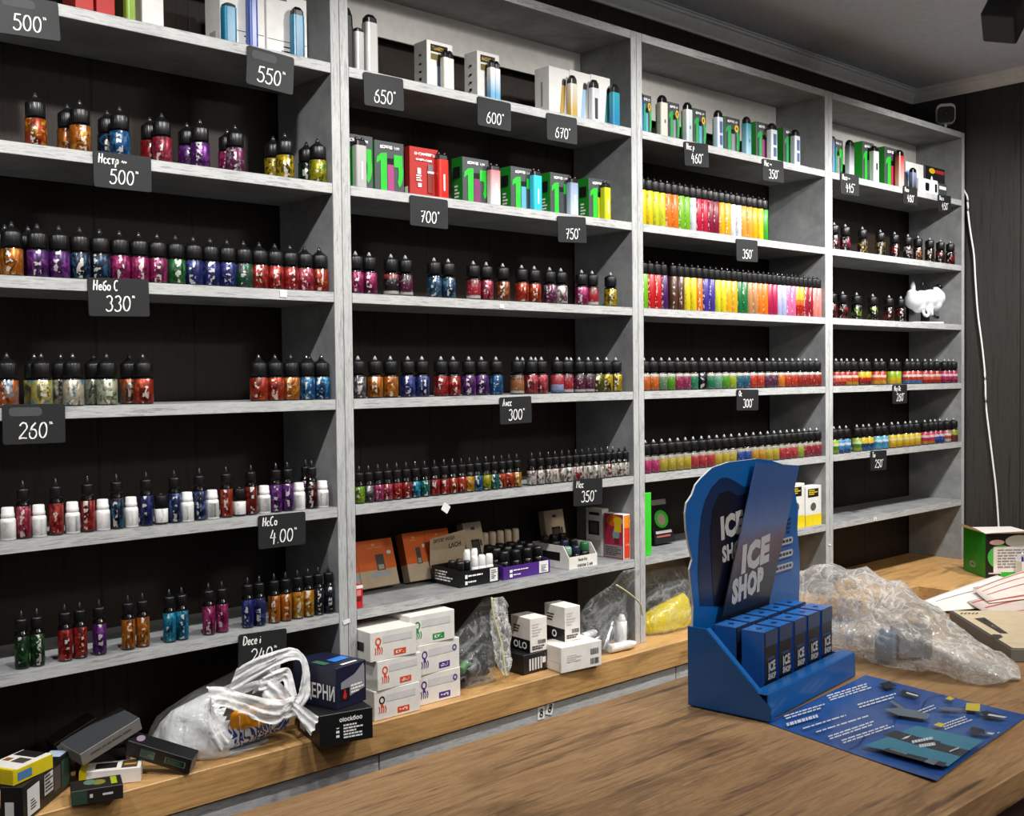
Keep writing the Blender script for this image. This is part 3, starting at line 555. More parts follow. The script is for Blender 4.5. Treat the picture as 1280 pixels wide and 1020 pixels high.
PT = [
 ('500', '', -4, 75.6, -10, 3, 40, 52, 'black price tag reading 500 in the very top left corner', dict(smear=True)),
 ('550', '', 307, 366, 55, 72, 104, 119, 'black price tag reading 550 under the top shelf of left bay', dict(smear=True)),
 ('500', 'Настр ~', 117, 189.5, 187, 197.6, 233.7, 240, 'black price tag with written name over 500, on left bay second shelf', {}),
 ('330', 'Небо С', 110.7, 187, 346.9, 349.3, 395, 396, 'black price tag reading 330 on the edge of left bay third shelf', dict(sup='"')),
 ('260', '', 3, 81.5, 505, 505, 557, 552.7, 'black price tag reading 260 at the left edge, left bay fourth shelf', dict(smear=True)),
 ('4.00', 'НаСо', 323, 382, 644.8, 639.6, 687.4, 679.8, 'black price tag reading 4.00 on left bay fifth shelf', {}),
 ('240', 'Dесе i', 297.4, 357.5, 794, 785.4, 838, 828, 'black price tag reading 240 behind the white carrier bag', {}),
 ('650', '', 455.3, 505, 89.3, 99, 131, 139.2, 'black price tag reading 650 hanging below the tall white device', dict(sup='"')),
 ('600', '', 597, 638.8, 119.7, 129.5, 156.3, 164, 'black price tag reading 600 hanging below the right logo-patch carton', dict(sup='"')),
 ('670', '', 683.8, 721.6, 140.2, 148.4, 174.6, 180.7, 'black price tag reading 670 under the white boxes on second bay', dict(sup='"')),
 ('700', '', 512.5, 560, 243.8, 249.8, 281, 287, 'black price tag reading 700 under the red box', dict(sup='°')),
 ('750', '', 698, 733.5, 269.6, 272, 302.9, 303.5, 'black price tag reading 750 on second bay second shelf', dict(sup='"')),
 ('300', 'Аисс', 625.3, 664.7, 497, 494.8, 530.8, 528.3, 'black price tag reading 300 on second bay fourth shelf', dict(sup='"')),
 ('350', 'Мас', 717, 752.7, 600, 596.4, 632.5, 630.7, 'black price tag reading 350 on second bay fifth shelf', {}),
 ('460', 'Нас р', 856.2, 886.3, 177.1, 180, 206.3, 210, 'black price tag reading 460 on third bay top shelf', dict(sup='"')),
 ('350', 'Нас ~', 953.7, 980, 198.4, 201.6, 225, 229, 'black price tag reading 350 hanging from third bay top shelf', dict(sup='"')),
 ('350', '', 921, 947.4, 299, 300, 325.4, 328.5, 'black price tag reading 350 below the tall bottles, third bay second shelf', dict(sup='"')),
 ('300', 'Ос', 921, 948, 486.8, 486.8, 513, 513, 'black price tag reading 300 on third bay fourth shelf', dict(sup='"')),
 ('445', 'Насо ~', 1051, 1074, 216, 219, 241.3, 246, 'black price tag reading 445, leftmost on right bay top shelf', dict(sup='"')),
 ('480', 'Насо', 1129.4, 1146.8, 231.2, 235.7, 254.3, 257.2, 'black price tag reading 480, middle of three on right bay top shelf', dict(sup='"')),
 ('450', 'Нас о', 1173.2, 1189, 243, 245.3, 264, 266, 'black price tag reading 450, rightmost on right bay top shelf', dict(sup='"')),
 ('260', 'Нар Ос', 1116.2, 1134, 481, 480.5, 505, 504, 'black price tag reading 260 on right bay fourth shelf', dict(sup='"')),
 ('250', 'Тоi', 1088.5, 1108.2, 564, 562.5, 588.5, 587, 'black price tag reading 250 on right bay fifth shelf', dict(sup='"'))]
GL['и'] = (.5, [[(.08, .54), (.08, .04), (.36, .5)], [(.38, .54), (.36, 0)]]); GL['Т'] = (.6, [[(.02, .92), (.56, .98)], [(.3, .94), (.26, 0)]])
for p in PT: price_tag(*p[:9], **p[9])
# small paper bits
def sticker(name, label, cat, x, y, w, h, Y, mat, rot=0, lines=0):
    P = ony(x, y, Y); t = thing(name, label, cat, P, 0, None, (0, rot, 0))
    MB().prism(rrect(-w/2, w/2, -h/2, h/2, w*.08, 2), -.0012, 0).build('paper', mat, t)
    if lines:
        m = MB(); strokes(m, '8', -w*.2, -h*.3, h*.6, h*.12, -.0016); m.build('handwriting', M_INK, t)
sticker('paper_label', 'small torn white paper label on left bay third shelf edge', 'label', 354, 367, .015, .014, -.0002, M_WHITE)
sticker('paper_label', 'folded white paper bit hanging under second bay fifth shelf edge', 'label', 557, 635, .020, .018, -.0002, M_WHITE, .6)
sticker('paper_label', 'tiny white paper label on second bay third shelf edge', 'label', 627, 383, .013, .008, -.0002, M_WHITE)
sticker('paper_label', 'tiny white price label on the empty lowest shelf of right bay', 'label', 1094, 649, .016, .010, -.0002, M_WHITE, 0, 1)
sticker('wall_sticker', 'white square sticker, left of two on the grey base cabinet', 'sticker', 676, 891, .022, .030, -.0485, M_WHITE, 0, 1)
sticker('wall_sticker', 'white square sticker, right of two on the grey base cabinet', 'sticker', 687, 885, .022, .030, -.0485, M_WHITE, .3, 1)
sticker('plastic_clip', 'white plastic clip on the upright between left and second bay', 'clip', 433, 777, .016, .008, -.0005, M_WHITE, -.2)
sticker('plastic_clip', 'white plastic clip low on the upright left of right bay', 'clip', 1037, 681, .012, .005, -.0005, M_WHITE, .3)
# ------------------------------------------------------------------ cartons and devices
def carton(name, label, cat, loc, size, rz=0, cols=None, prints=(), texts=(), group=None, rot=None, bev=.0008):
    """size (w, d, h); cols = materials of front, back, left, right, top, bottom; prints (face, u0, u1, v0, v1, mat) in parts of the face; texts (face, string, u, v, h, mat, bold, squeeze)"""
    w, d, h = size; t = thing(name, label, cat, loc, rz, group, rot)
    cols = cols if isinstance(cols, (list, tuple)) else [cols]*6
    mats = []; idx = []
    for c in cols:
        if c not in mats: mats.append(c)
        idx.append(mats.index(c))
    MB().box(-w/2, w/2, -d/2, d/2, 0, h, faces=idx).build('carton', mats, t, bev)
    dims = {'front': (w, h), 'left': (d, h), 'right': (d, h), 'top': (w, d)}
    pm = []; m = MB()
    for i, p in enumerate(prints):
        fc, u0, u1, v0, v1, mt = p[:6]; fw, fh = dims[fc]; M = FACE[fc](w, d, h); off = .000025*i
        if mt not in pm: pm.append(mt)
        vb = 0
        if len(p) > 6 and p[6] == 'e':
            cu, cv, ru, rv = (u0+u1)/2*fw, (v0+v1)/2*fh, (u1-u0)/2*fw, (v1-v0)/2*fh; q = [(cu+ru*math.cos(a*math.pi/12), cv+rv*math.sin(a*math.pi/12)) for a in range(24)]
        elif len(p) > 6 and p[6] == 'a':                          # arc band: centre box, thickness, angles
            th, a0, a1 = p[7:10]; cu, cv, ru, rv = (u0+u1)/2*fw, (v0+v1)/2*fh, (u1-u0)/2*fw, (v1-v0)/2*fh; N = 14
            o = [(cu+ru*math.cos(rad(a0+(a1-a0)*i/N)), cv+rv*math.sin(rad(a0+(a1-a0)*i/N))) for i in range(N+1)]
            n2 = [(cu+(ru-th*fw)*math.cos(rad(a0+(a1-a0)*i/N)), cv+(rv-th*fw)*math.sin(rad(a0+(a1-a0)*i/N))) for i in range(N+1)]
            for i in range(N): m.add([M@Vector((a, b-vb, off)) for a, b in (o[i], o[i+1], n2[i+1], n2[i])], [(0, 1, 2, 3)], pm.index(mt))
            continue
        elif len(p) > 6 and p[6] == 'p': q = [(a*fw, b*fh) for a, b in p[7]]
        else: q = [(u0*fw, v0*fh), (u1*fw, v0*fh), (u1*fw, v1*fh), (u0*fw, v1*fh)]
        m.add([M@Vector((a, b-vb, off)) for a, b in q], [list(range(len(q)))], pm.index(mt))
    if prints: m.build('print', pm, t)
    for tx in texts:
        fc, s, u, v, th, mt = tx[:6]; fw, fh = dims[fc]; me = text_mesh(s, th*fh, mt, tx[6] if len(tx) > 6 else 0, tx[7] if len(tx) > 7 else 1)
        if len(tx) > 8:
            for vv in me.vertices: vv.co = Matrix.Rotation(tx[8], 3, 'Z')@vv.co
        M = FACE[fc](w, d, h)@Matrix.Translation((u*fw, v*fh, .0007)); me.transform(M)
        link('lettering', me, t)
    return t
def lines(face, u0, u1, v0, v1, n, mat, seed=1, fill=.55):         # rows of small print
    r = random.Random(seed); out = []; dv = (v1-v0)/n
    for i in range(n):
        e = u0+(u1-u0)*r.uniform(.55, 1); x = u0
        while x < e-.01:
            l = min((u1-u0)*r.uniform(.08, .25), e-x); out.append((face, x, x+l, v1-dv*(i+fill), v1-dv*i, mat)); x += l+(u1-u0)*.03
    return out
def barcode(face, u0, u1, v0, v1, n, ink, paper=None, seed=2):
    r = random.Random(seed); out = [(face, u0-.02, u1+.02, v0-.02, v1+.02, paper)] if paper else []
    x = u0
    while x < u1: l = (u1-u0)/n*r.uniform(.4, 1.2); out.append((face, x, min(x+l, u1), v0, v1, ink)); x += l+(u1-u0)/n*r.uniform(.4, .9)
    return out
def grid_code(face, u0, u1, v0, v1, n, ink, seed=3):              # blotchy block of unreadable print
    if v1-v0 > .18: return lines(face, u0, u1, v0, v1, n//2+2, ink, seed, .5)
    r = random.Random(seed); out = []
    for i in range(n):
        for j in range(n):
            if r.random() < .5: out.append((face, u0+(u1-u0)*i/n, u0+(u1-u0)*(i+.85)/n, v0+(v1-v0)*j/n, v0+(v1-v0)*(j+.85)/n, ink))
    return out
def at_row(z, pl, pr_, ptop, Y, zb=None):
    """a box front on plane Y standing at height z: photo columns of its left and right edge, photo row of its top -> x centre, width, height"""
    x0, x1 = xat(pl, Y, z+.05), xat(pr_, Y, z+.05)
    for lo, hi in BAYS:
        if lo-.05 < (x0+x1)/2 < hi+.02: x0, x1 = max(x0, lo+.0015), min(x1, hi-.0015)
    return (x0+x1)/2, x1-x0, ony((pl+pr_)/2, ptop, Y).z-z
GREY = plain('grey_box_card', '43464a', .45); GREEN = plain('green_box_print', '22b52e', .42); GREEND = plain('green_box_side', '17801f', .42)
REDC = plain('red_box_card', 'a8231f', .5); WHITEC = plain('white_box_card', 'dcdad6', .5); BLKC = plain('black_box_card', '141416', .42)
def grad_mat(name, c0, c1, h, rough=.3):                          # two-tone lacquer up a device body
    if name in MATS: return MATS[name]
    m, t, b = nt(name); tc = node(t, 'ShaderNodeTexCoord'); sp = node(t, 'ShaderNodeSeparateXYZ'); t.links.new(tc.outputs['Object'], sp.inputs[0])
    ml = node(t, 'ShaderNodeMath', operation='MULTIPLY', i_1=1/h); t.links.new(sp.outputs[2], ml.inputs[0])
    t.links.new(ramp(t, ml.outputs[0], [(.15, lin(c0)), (.85, lin(c1))]), b.inputs['Base Color']); b.inputs['Roughness'].default_value = rough
    MATS[name] = m; return m
def device(label, x, y, z, w, d, h, mat, group, horns=True, capf=.14, window=None, name='vape_device', cat='vape device'):
    """an upright pod device: rounded body, black mouthpiece with two prongs"""
    t = thing(name, label, cat, (x, y, z+.0004), 0, group); bh = h*(1-capf)
    P = [(a, b) for a, b in rrect(-w/2, w/2, -d/2, d/2, min(w, d)*.28, 4)]; n = len(P)
    m = MB(); m.add([(a, b, 0) for a, b in P]+[(a, b, bh) for a, b in P], [(i, (i+1) % n, (i+1) % n+n, i+n) for i in range(n)]+[list(range(n))[::-1], list(range(n, 2*n))]); m.build('body', mat, t, .0008)
    m = MB(); ch = h-bh; hs = [(0, .96), (.5, .9), (.7, .55)] if horns else [(0, .92), (.55, .88), (.85, .62), (1, .45)]
    vs = []; fs = []
    for i, (f, s) in enumerate(hs): vs += [(a*s, b*s, bh+ch*f+.0001) for a, b in P]
    for i in range(len(hs)-1): fs += [(i*n+k, i*n+(k+1) % n, (i+1)*n+(k+1) % n, (i+1)*n+k) for k in range(n)]
    fs += [list(range(n))[::-1], list(range((len(hs)-1)*n, len(hs)*n))]; m.add(vs, fs, 0, False)
    if horns:
        for s in (-1, 1): m.lathe([(w*.16, bh+ch*.45), (w*.14, bh+ch*.9), (w*.08, bh+ch)], 8, 0, s*w*.28, 0)
    m.build('mouthpiece', M_BLACK, t)
    for (u0, u1, v0, v1, mt) in window or ():
        M = FACE['front'](w, d, bh)
        m = MB(); m.add([M@Vector((a*w, b*bh, 0)) for a, b in ((u0, v0), (u1, v0), (u1, v1), (u0, v1))], [(0, 1, 2, 3)]); m.build('window' if len(window) > 1 else 'print', mt, t)
    return t
def green_design(pod, ring=False, alt=False):
    G = plain('soft_green_print', '2f9a52', .45) if alt else GREEN; YE = plain('yellow_print', 'd8b030', .45)
    out = [('front', -.32, .34, .86, .92, M_CHALK)]+grid_code('front', -.32, .34, .85, .93, 8, GREY, 5)
    out += [('front', 0, 0, 0, 0, G, 'p', [(-.47, .55), (-.44, .68), (-.30, .76), (-.10, .78), (-.10, .04), (-.32, .04), (-.32, .62)])]
    out += [('front', .02, .46, .12, .74, G, 'a', .16, -70, 95), ('front', .14, .44, .52, .76, G)] if not alt else [('front', .0, .48, .08, .70, G, 'a', .20, -75, 80)]
    if pod: out += [('front', -.08, .13, .02, .56, pod), ('front', -.08, .13, .56, .68, M_BLACK)]
    if ring: out += [('front', .12, .40, .62, .82, YE, 'a', .09, 0, 360)]
    return out
SIDE_P = [('left', -.3, .3, .55, .8, BLKC)]+lines('left', -.2, .25, .1, .4, 4, M_CHALK, 3)
# -- second bay, second shelf: green boxes, a red box and the devices before them
z = SZ[1]+.0004; loc = 'second shelf of second bay'
pods = ['violet_blue', 'plum_white', 'sky_white', 'grey_black', 'lime_yellow']
PODM = {'violet_blue': ('2f3a8c', 'a03a78'), 'plum_white': ('b8c8d8', '7c2c64'), 'sky_white': ('dfe4e8', '5ca0c0'), 'grey_black': ('a8a8b0', '3a3a42'), 'lime_yellow': ('b8c81c', 'd0d428'), 'plain': ('8a8890', '8a8890')}
def podm(k): return plain('print_'+k, PODM[k][1], .4)
gb = [(25, 152, 552, None, 'leftmost grey and green box, behind the silver device'), (160, 279, 582, 'violet_blue', 'grey and green box left of the red box'), (520, 627, 650, 'plum_white', 'grey and green box right of the red device'),
      (718, 815, 688, 'sky_white', 'grey and green box left of the cyan device'), (880, 962, 712, 'grey_black', 'grey and green box above the 750 tag'), (1038, 1122, 735, 'lime_yellow', 'rightmost grey and green box, behind the yellow device')]
for pl, pr_, pt, pod, lb in gb:
    Y = .034; x, w, h = at_row(z, 420+pl/3.282, 420+pr_/3.282, pt/3.282, Y)
    carton('device_box', lb+', '+loc, 'box', (x, Y+.020, z), (w, .040, h), 0, [GREY, GREY, GREEND, GREEND, GREY, GREY], green_design(podm(pod) if pod else None)+SIDE_P, group='boxes on the '+loc)
x, w, h = at_row(z, 420+303/3.282, 420+420/3.282, 607/3.282, .030)
carton('device_box', 'red carton between green boxes, '+loc, 'box', (x, .052, z), (w, .044, h), 0, [REDC]*6, [('front', -.34, .40, .84, .90, M_CHALK)]+grid_code('front', -.34, .40, .83, .91, 9, REDC, 8)+[('front', -.3, .26, .73, .77, M_CHALK)]+grid_code('front', -.3, .26, .73, .77, 8, REDC, 3)
  + [('front', .10, .30, .10, .62, plain('dark_red_print', '7c2420', .5)), ('front', .12, .28, .54, .68, plain('grey_print', '6a6a70', .5)), ('front', .10, .32, .50, .54, M_CHALK), ('front', -.26, -.14, .46, .58, M_CHALK), ('front', -.24, -.12, .20, .28, M_CHALK), ('left', .0, .4, .05, .2, M_CHALK)]+lines('front', -.3, -.1, .3, .44, 3, M_CHALK, 6), group='boxes on the '+loc)
M_LBL = plain('device_print', 'e4e4e0', .5)
for pl, pr_, pt, c0, c1, lb in [(87, 131, 560, 'a9a7a6', 'b4b2b0', 'silver vape device, leftmost'), (425, 467, 622, 'c8261c', 'd02c20', 'bright red vape device beside the red carton'), (636, 683, 668, 'e0d8d8', 'c4707c', 'white and pink vape device'),
        (815, 850, 690, '35b5d0', '3ec0dc', 'cyan vape device'), (966, 999, 722, 'b8c4d8', '8494b4', 'silvery blue vape device'), (1106, 1132, 742, 'b8b81c', 'c8c828', 'yellow vape device, rightmost')]:
    Y = .012; x, w, h = at_row(z, 420+pl/3.282, 420+pr_/3.282, pt/3.282, Y)
    device(lb+', '+loc, x, Y+.011, z, min(w, .030), .019, h, grad_mat('lacquer_'+lb[:9], c0, c1, h), 'vape devices on the '+loc, True, .17, [(-.08, .08, .2, .62, M_LBL)])
# -- second bay, top shelf
z = SZ[0]+.0004; loc = 'top shelf of second bay'
GOLD = plain('gold_print', 'a8842c', .4); TEAL = plain('teal_print', '2c6c70', .4); PALEB = plain('pale_blue_print', '8cacc4', .4); LEAF = plain('leaf_print', '6a7c2c', .5)
for i, (pl, pr_, pt, lb) in enumerate([(533.8, 566.2, 53, 'white carton with black logo patch, left of two'), (596.8, 624.4, 66, 'white carton with black logo patch, right of two')]):
    Y = .034; x, w, h = at_row(z, pl, pr_, pt, Y)
    carton('device_box', lb+', '+loc, 'box', (x, Y+.023, z), (w, .046, h), 0, [WHITEC]*6, [('front', -.36, .30, .78, .93, BLKC), ('front', -.30, .24, .82, .89, GOLD)]+grid_code('front', -.30, .24, .82, .89, 7, BLKC, 4+i)+[('front', -.36, .10, .62, .74, plain('olive_print', '6c6428', .5)), ('front', -.12, .12, .08, .58, PALEB), ('front', -.14, .10, .5, .62, plain('grey_print2', '565a60', .5)),
       ('front', -.45, -.05, .0, .08, LEAF, 'e'), ('left', -.1, .1, .70, .74, BLKC), ('left', -.1, .1, .52, .56, BLKC), ('left', -.1, .1, .36, .40, BLKC), ('left', -.1, .1, .2, .26, BLKC)], group='boxes on the '+loc)
    for j, (a, b2) in enumerate(((.62, .80), (.82, 1.0)) if i == 0 else ((.55, .75), (.8, 1.0))):
        dp = pl+(pr_-pl)*(a+b2)/2; xx = xat(dp, .014, z+.05)
        device('white vape pen, %s of the pair before the %s logo-patch carton' % (('left', 'right')[j], ('left', 'right')[i]), xx, .016+j*.002, z, .0165, .0165, h*.80, grad_mat('lacquer_pen%d' % i, 'd8d4cc' if i == 0 else '4a90b8', 'e0dcd4', h*.7), 'vape devices on the '+loc, False, .2)
for i, (pl, pr_, pt, lb) in enumerate([(686.3, 712, 85, 'white carton with tilted golden device print, left of three'), (712.2, 738.6, 90, 'white carton with blue-black device print, middle of three'), (738.8, 763, 95.5, 'white carton with teal device print, right of three')]):
    Y = .030; x, w, h = at_row(z, pl, pr_, pt, Y); mt = (GOLD, PALEB, TEAL)[i]; u = (.12, .12, .30)[i]
    carton('device_box', lb+', '+loc, 'box', (x, Y+.025, z), (w-.0006, .05, h), 0, [WHITEC]*6, [('front', 0, 0, 0, 0, mt, 'p', [(u-.12, .06), (u+.10, .09), (u+.20, .74), (u+.02, .76)]), ('front', 0, 0, 0, 0, BLKC, 'p', [(u+.0, .66), (u+.185, .66), (u+.20, .76), (u+.14, .80), (u+.06, .80), (u+.01, .75)]), ('front', .3, .42, .02, .06, BLKC), ('left', -.06, .06, .2, .7, plain('grey_print3', '8a8c90', .5))], group='boxes on the '+loc)
for pl, pr_, pt, c0, c1, lb, cf in [(714, 723, 94, 'b8984c', 'd8d4cc', 'gold and white vape device', .2), (741, 750.5, 99.5, 'd8d8d8', 'c8c8cc', 'silver slotted vape device', .2), (765.5, 777, 105, '2478a0', '2c98a4', 'teal vape device, rightmost', .2)]:
    Y = .010; x, w, h = at_row(z, pl, pr_, pt, Y); device(lb+', '+loc, x, Y+.009, z, min(w, .028), .016, h, grad_mat('lacquer_t'+lb[:7], c0, c1, h), 'vape devices on the '+loc, False, cf, [(-.2, .2, .08, .7, plain('dark_slot', '3a3a40', .4))] if 'silver' in lb else None)
for pl, pr_, pt, c0, c1, lb, cf, hn in [(431.5, 443.5, 9, '1a1a1c', '202024', 'black vape device, leftmost behind the upright', .3, False), (445.3, 456.5, 34, 'a8a6a4', 'c0bebc', 'silver vape device with sloped top', .1, False), (459, 474, 17.8, 'bcbab8', 'c4c2c0', 'tall white vape device with black top, above the 650 tag', .14, False)]:
    Y = .014; x, w, h = at_row(z, pl, pr_, pt, Y); device(lb+', '+loc, x, Y+.012, z, w, .024, h, grad_mat('lacquer_v'+lb[:7], c0, c1, h), 'vape devices on the '+loc, hn, cf)
# -- left bay, top shelf
loc = 'top shelf of left bay'; ZX = lambda q: 60+q/3.5556
for pl, pr_, hh, cols, pr2, lb in [(120, 203, .12, [REDC]*6, [], 'dark red carton, leftmost'), (214, 298, .115, [REDC]*6, [('front', 0, .3, .05, .08, M_CHALK)], 'red carton right of the dark red one'), (330, 412, .12, [plain('olive_card', '3f3c20', .5)]*6, [], 'olive carton behind the green device'),
      (418, 515, .12, [WHITEC]*6, [], 'white carton right of the green device'), (765, 965, .13, [WHITEC]*6, [('front', -.48, .48, .26, .27, BLKC), ('front', .02, .3, .19, .21, BLKC), ('front', .05, .1, .12, .14, BLKC), ('left', -.2, .2, .0, .24, plain('grey_print4', '9c9c9c', .5))], 'white carton with two blue devices before it'),
      (972, 1153, .124, [WHITEC]*6, [('front', -.48, .48, .26, .27, BLKC), ('front', -.35, .0, .90, .93, BLKC), ('front', -.1, .3, .17, .19, BLKC), ('front', -.15, .3, .10, .12, BLKC)], 'white carton nearest the upright')]:
    Y = .036; x0, x1 = xat(ZX(pl), Y, z+.03), xat(ZX(pr_), Y, z+.03)
    carton('device_box', lb+', '+loc, 'box', ((x0+x1)/2, Y+.03, z), (x1-x0-.0006, .06, hh), 0, cols, pr2, group='boxes on the '+loc)
for pl, pr_, pt, c0, c1, lb in [(350, 392, -40, '7c9c3c', '98b450', 'lime green vape device before the olive carton'), (786, 844, 3, '156a8c', '1c7ca0', 'bright teal vape device, left before the white carton'), (898, 938, -8, '2c4a9c', '34509c', 'blue vape device before the white carton'), (1094, 1145, 8.5, '14688c', '2080a4', 'teal vape device, rightmost')]:
    Y = .012; x0, x1 = xat(ZX(pl), Y, z+.03), xat(ZX(pr_), Y, z+.03); h = ony(ZX((pl+pr_)/2), pt, Y).z-z
    device(lb+', '+loc, (x0+x1)/2, Y+.01, z, x1-x0, .02, h, grad_mat('lacquer_l'+lb[:8], c0, c1, h), 'vape devices on the '+loc, False, .16 if 'rightmost' in lb else .1)
# -- third bay, top shelf
loc = 'top shelf of third bay'; ZX = lambda q: 800+q/5.565
for i, (pl, pr_, pt, lb) in enumerate([(8, 80, 104, 'leftmost green-print box'), (195, 275, 158, 'second green-print box from left'), (372, 460, 204, 'third green-print box from left'), (590, 695, 262, 'fourth green-print box from left'), (810, 905, 298, 'fifth green-print box from left'), (1000, 1090, 338, 'rightmost green-print box')]):
    Y = .036; x, w, h = at_row(z, ZX(pl), ZX(pr_), 100+pt/5.565, Y)
    carton('device_box', lb+', '+loc, 'box', (x, Y+.022, z), (w, .044, h), 0, [GREY, GREY, GREEND, GREEND, GREY, GREY], green_design(podm(('sky_white', 'plain', 'sky_white', 'plain', 'violet_blue', 'sky_white')[i]), i < 5, True), group='boxes on the '+loc)
for pl, pr_, pt, c0, c1, lb in [(12, 34, 84, '2c6c9c', '1c3c6c', 'blue vape device, leftmost'), (152, 200, 105, 'c4beb2', 'ccc8be', 'cream vape device, second from left'), (330, 372, 155, 'a8b4b4', 'd0d4d4', 'marbled silver vape device'), (545, 585, 210, 'b0bcd0', 'c4ccd8', 'pale blue vape device'), (744, 781, 255, '8cb4c8', '2c8490', 'teal and white vape device'), (918, 961, 300, 'd4d6dc', 'c8ccd4', 'white vape device with blue windows'), (1083, 1120, 345, 'd4d4cc', 'dcdcd4', 'white vape device with dark windows, rightmost')]:
    Y = .010; x, w, h = at_row(z, ZX(pl), ZX(pr_), 100+pt/5.565, Y); dk = plain('dark_slot_blue', '50648c', .4)
    device(lb+', '+loc, x, Y+.011, z, min(w, .032), .021, h, grad_mat('lacquer_b3'+lb[:6], c0, c1, h), 'vape devices on the '+loc, False, .18, [(-.25, .25, .12, .42, dk), (-.25, .25, .5, .86, dk)] if 'window' in lb or 'pale blue' in lb else [(-.1, .1, .4, .5, dk)])
# -- right bay, top shelf
loc = 'top shelf of right bay'; ZX = lambda q: 1030+q/6.737
for i, (pl, pr_, pt, lb) in enumerate([(70, 160, 96, 'leftmost green-print box'), (325, 420, 120, 'middle green-print box'), (512, 632, 168, 'right green-print box')]):
    Y = .036; x, w, h = at_row(z, ZX(pl), ZX(pr_), 160+pt/6.737, Y)
    carton('device_box', lb+', '+loc, 'box', (x, Y+.025, z), (w, .05, h), 0, [GREY, GREY, GREEN, GREEND, GREY, GREY], green_design((podm('plain'), plain('print_white', 'c8ccd0', .4), plain('print_cherry', 'b02848', .4))[i]), group='boxes on the '+loc)
for pl, pr_, pt, c0, c1, lb in [(82, 108, 68, '2c6c9c', '1c3c6c', 'blue vape device, leftmost'), (220, 262, 100, 'c8c8d0', '24242c', 'black vape device with white edge'), (424, 470, 150, 'd8dadc', 'd0d2d6', 'white vape device between green-print boxes'), (636, 685, 185, 'e0b0a8', 'b82420', 'red and white vape device')]:
    Y = .010; x, w, h = at_row(z, ZX(pl), ZX(pr_), 160+pt/6.737, Y)
    device(lb+', '+loc, x, Y+.011, z, min(w, .034), .021, h, grad_mat('lacquer_b4'+lb[:6], c0, c1, h), 'vape devices on the '+loc, False, .15, [(-.14, .14, .4, .62, BLKC)] if 'between' in lb else None)
Y = .050; x, w, h = at_row(z, ZX(688), ZX(838), 160+296/6.737, Y)
carton('device_box', 'white carton with pale blue picture, '+loc, 'box', (x, Y+.02, z), (w, .04, h), 0, [WHITEC]*6, [('front', -.48, .1, .05, .72, PALEB), ('front', -.44, .0, .5, .68, plain('mid_blue_print', '5c7cb8', .5)), ('front', -.4, .05, .15, .4, plain('white_print', 'd8dce0', .5))], group='boxes on the '+loc)
x, w, h = at_row(z, ZX(745), ZX(795), 160+335/6.737, .012)
device('dark blue vape device before the white carton, '+loc, x, .022, z, .030, .018, h, grad_mat('lacquer_dkb', '3a3c40', '8c98b8', h), 'vape devices on the '+loc, False, .2)
Y = .050; x, w, h = at_row(z, ZX(850), ZX(1018), 160+332/6.737, Y)
carton('device_box', 'black carton with yellow and red print, '+loc, 'box', (x, Y+.02, z), (w, .04, h), 0, [BLKC]*6, [('front', -.30, .0, .78, .95, plain('yellow_print2', 'e0b81c', .5), 'e'), ('front', .02, .46, .82, .92, plain('red_print2', 'c02c24', .5)), ('front', -.22, -.12, .45, .70, M_CHALK, 'e'), ('front', .25, .42, .1, .3, plain('sand_print', 'b8a878', .5), 'e')], group='boxes on the '+loc)
for pl, pr_, pt, col, lb in [(800, 905, 424, M_WHITE, 'low white device with black window, right bay top shelf'), (908, 962, 440, M_WHITE, 'narrow white device with black window, right bay top shelf'), (966, 1036, 470, plain('smoke_grey', '3c4448', .35), 'small smoke grey device, rightmost on right bay top shelf')]:
    Y = .012; x, w, h = at_row(z, ZX(pl), ZX(pr_), 160+pt/6.737, Y); t = thing('pod_device', lb, 'vape device', (x, Y+.014, z), 0, 'vape devices on the '+loc)
    MB().prism(rrect(-w/2, w/2, 0, h, min(w, h)*.14), -.013, .013).build('body', col, t, .001)
    if col is M_WHITE: MB().prism(rrect(w*.02, w*.34, h*.2, h*.75, w*.08), -.0136, -.0132).build('window', M_BLACK, t)
    else: MB().box(-w*.4, w*.4, -.0136, -.0132, h*.55, h*.8).build('label', M_LBL, t)
# -- third bay, lowest shelf
z = SZ[5]+.0004; loc = 'lowest shelf of third bay'
YEL = plain('yellow_card', 'e0c81a', .5); LIME = plain('lime_card', '3cc832', .45)
x0 = BAYS[2][0]+.004; h = ony(811, 616, .012).z-z
carton('device_box', 'plain bright green carton against the upright, '+loc, 'box', (x0+.0185, .025, z), (.032, .026, h), 0, [LIME]*6, group='boxes on the '+loc)
for i, (px, py, lb) in enumerate([(812, 648, 'black and green blister pack behind the bright green carton'), (829, 648, 'black and green blister pack, right of the bright green carton')]):
    yy = (.145, .10)[i]; x = (x0+.046, xat(829, .10, z+.06)+.004)[i]; lean = rad(-14)
    t = carton('blister_pack', lb, 'package', (x, yy, z+.004), (.085, .012, .125), 0, [BLKC]*6, [('front', -.34, .38, .86, .98, plain('grey_label', '8c8c88', .5)), ('front', -.34, .34, .34, .74, LIME, 'e'), ('front', -.2, .2, .40, .66, plain('cream_print', 'b8a890', .5), 'e'), ('front', -.4, .4, .22, .28, M_CHALK), ('front', -.4, .3, .14, .18, plain('pink_print', 'c05a5a', .5))], group='boxes on the '+loc, rot=(lean, 0, 0))
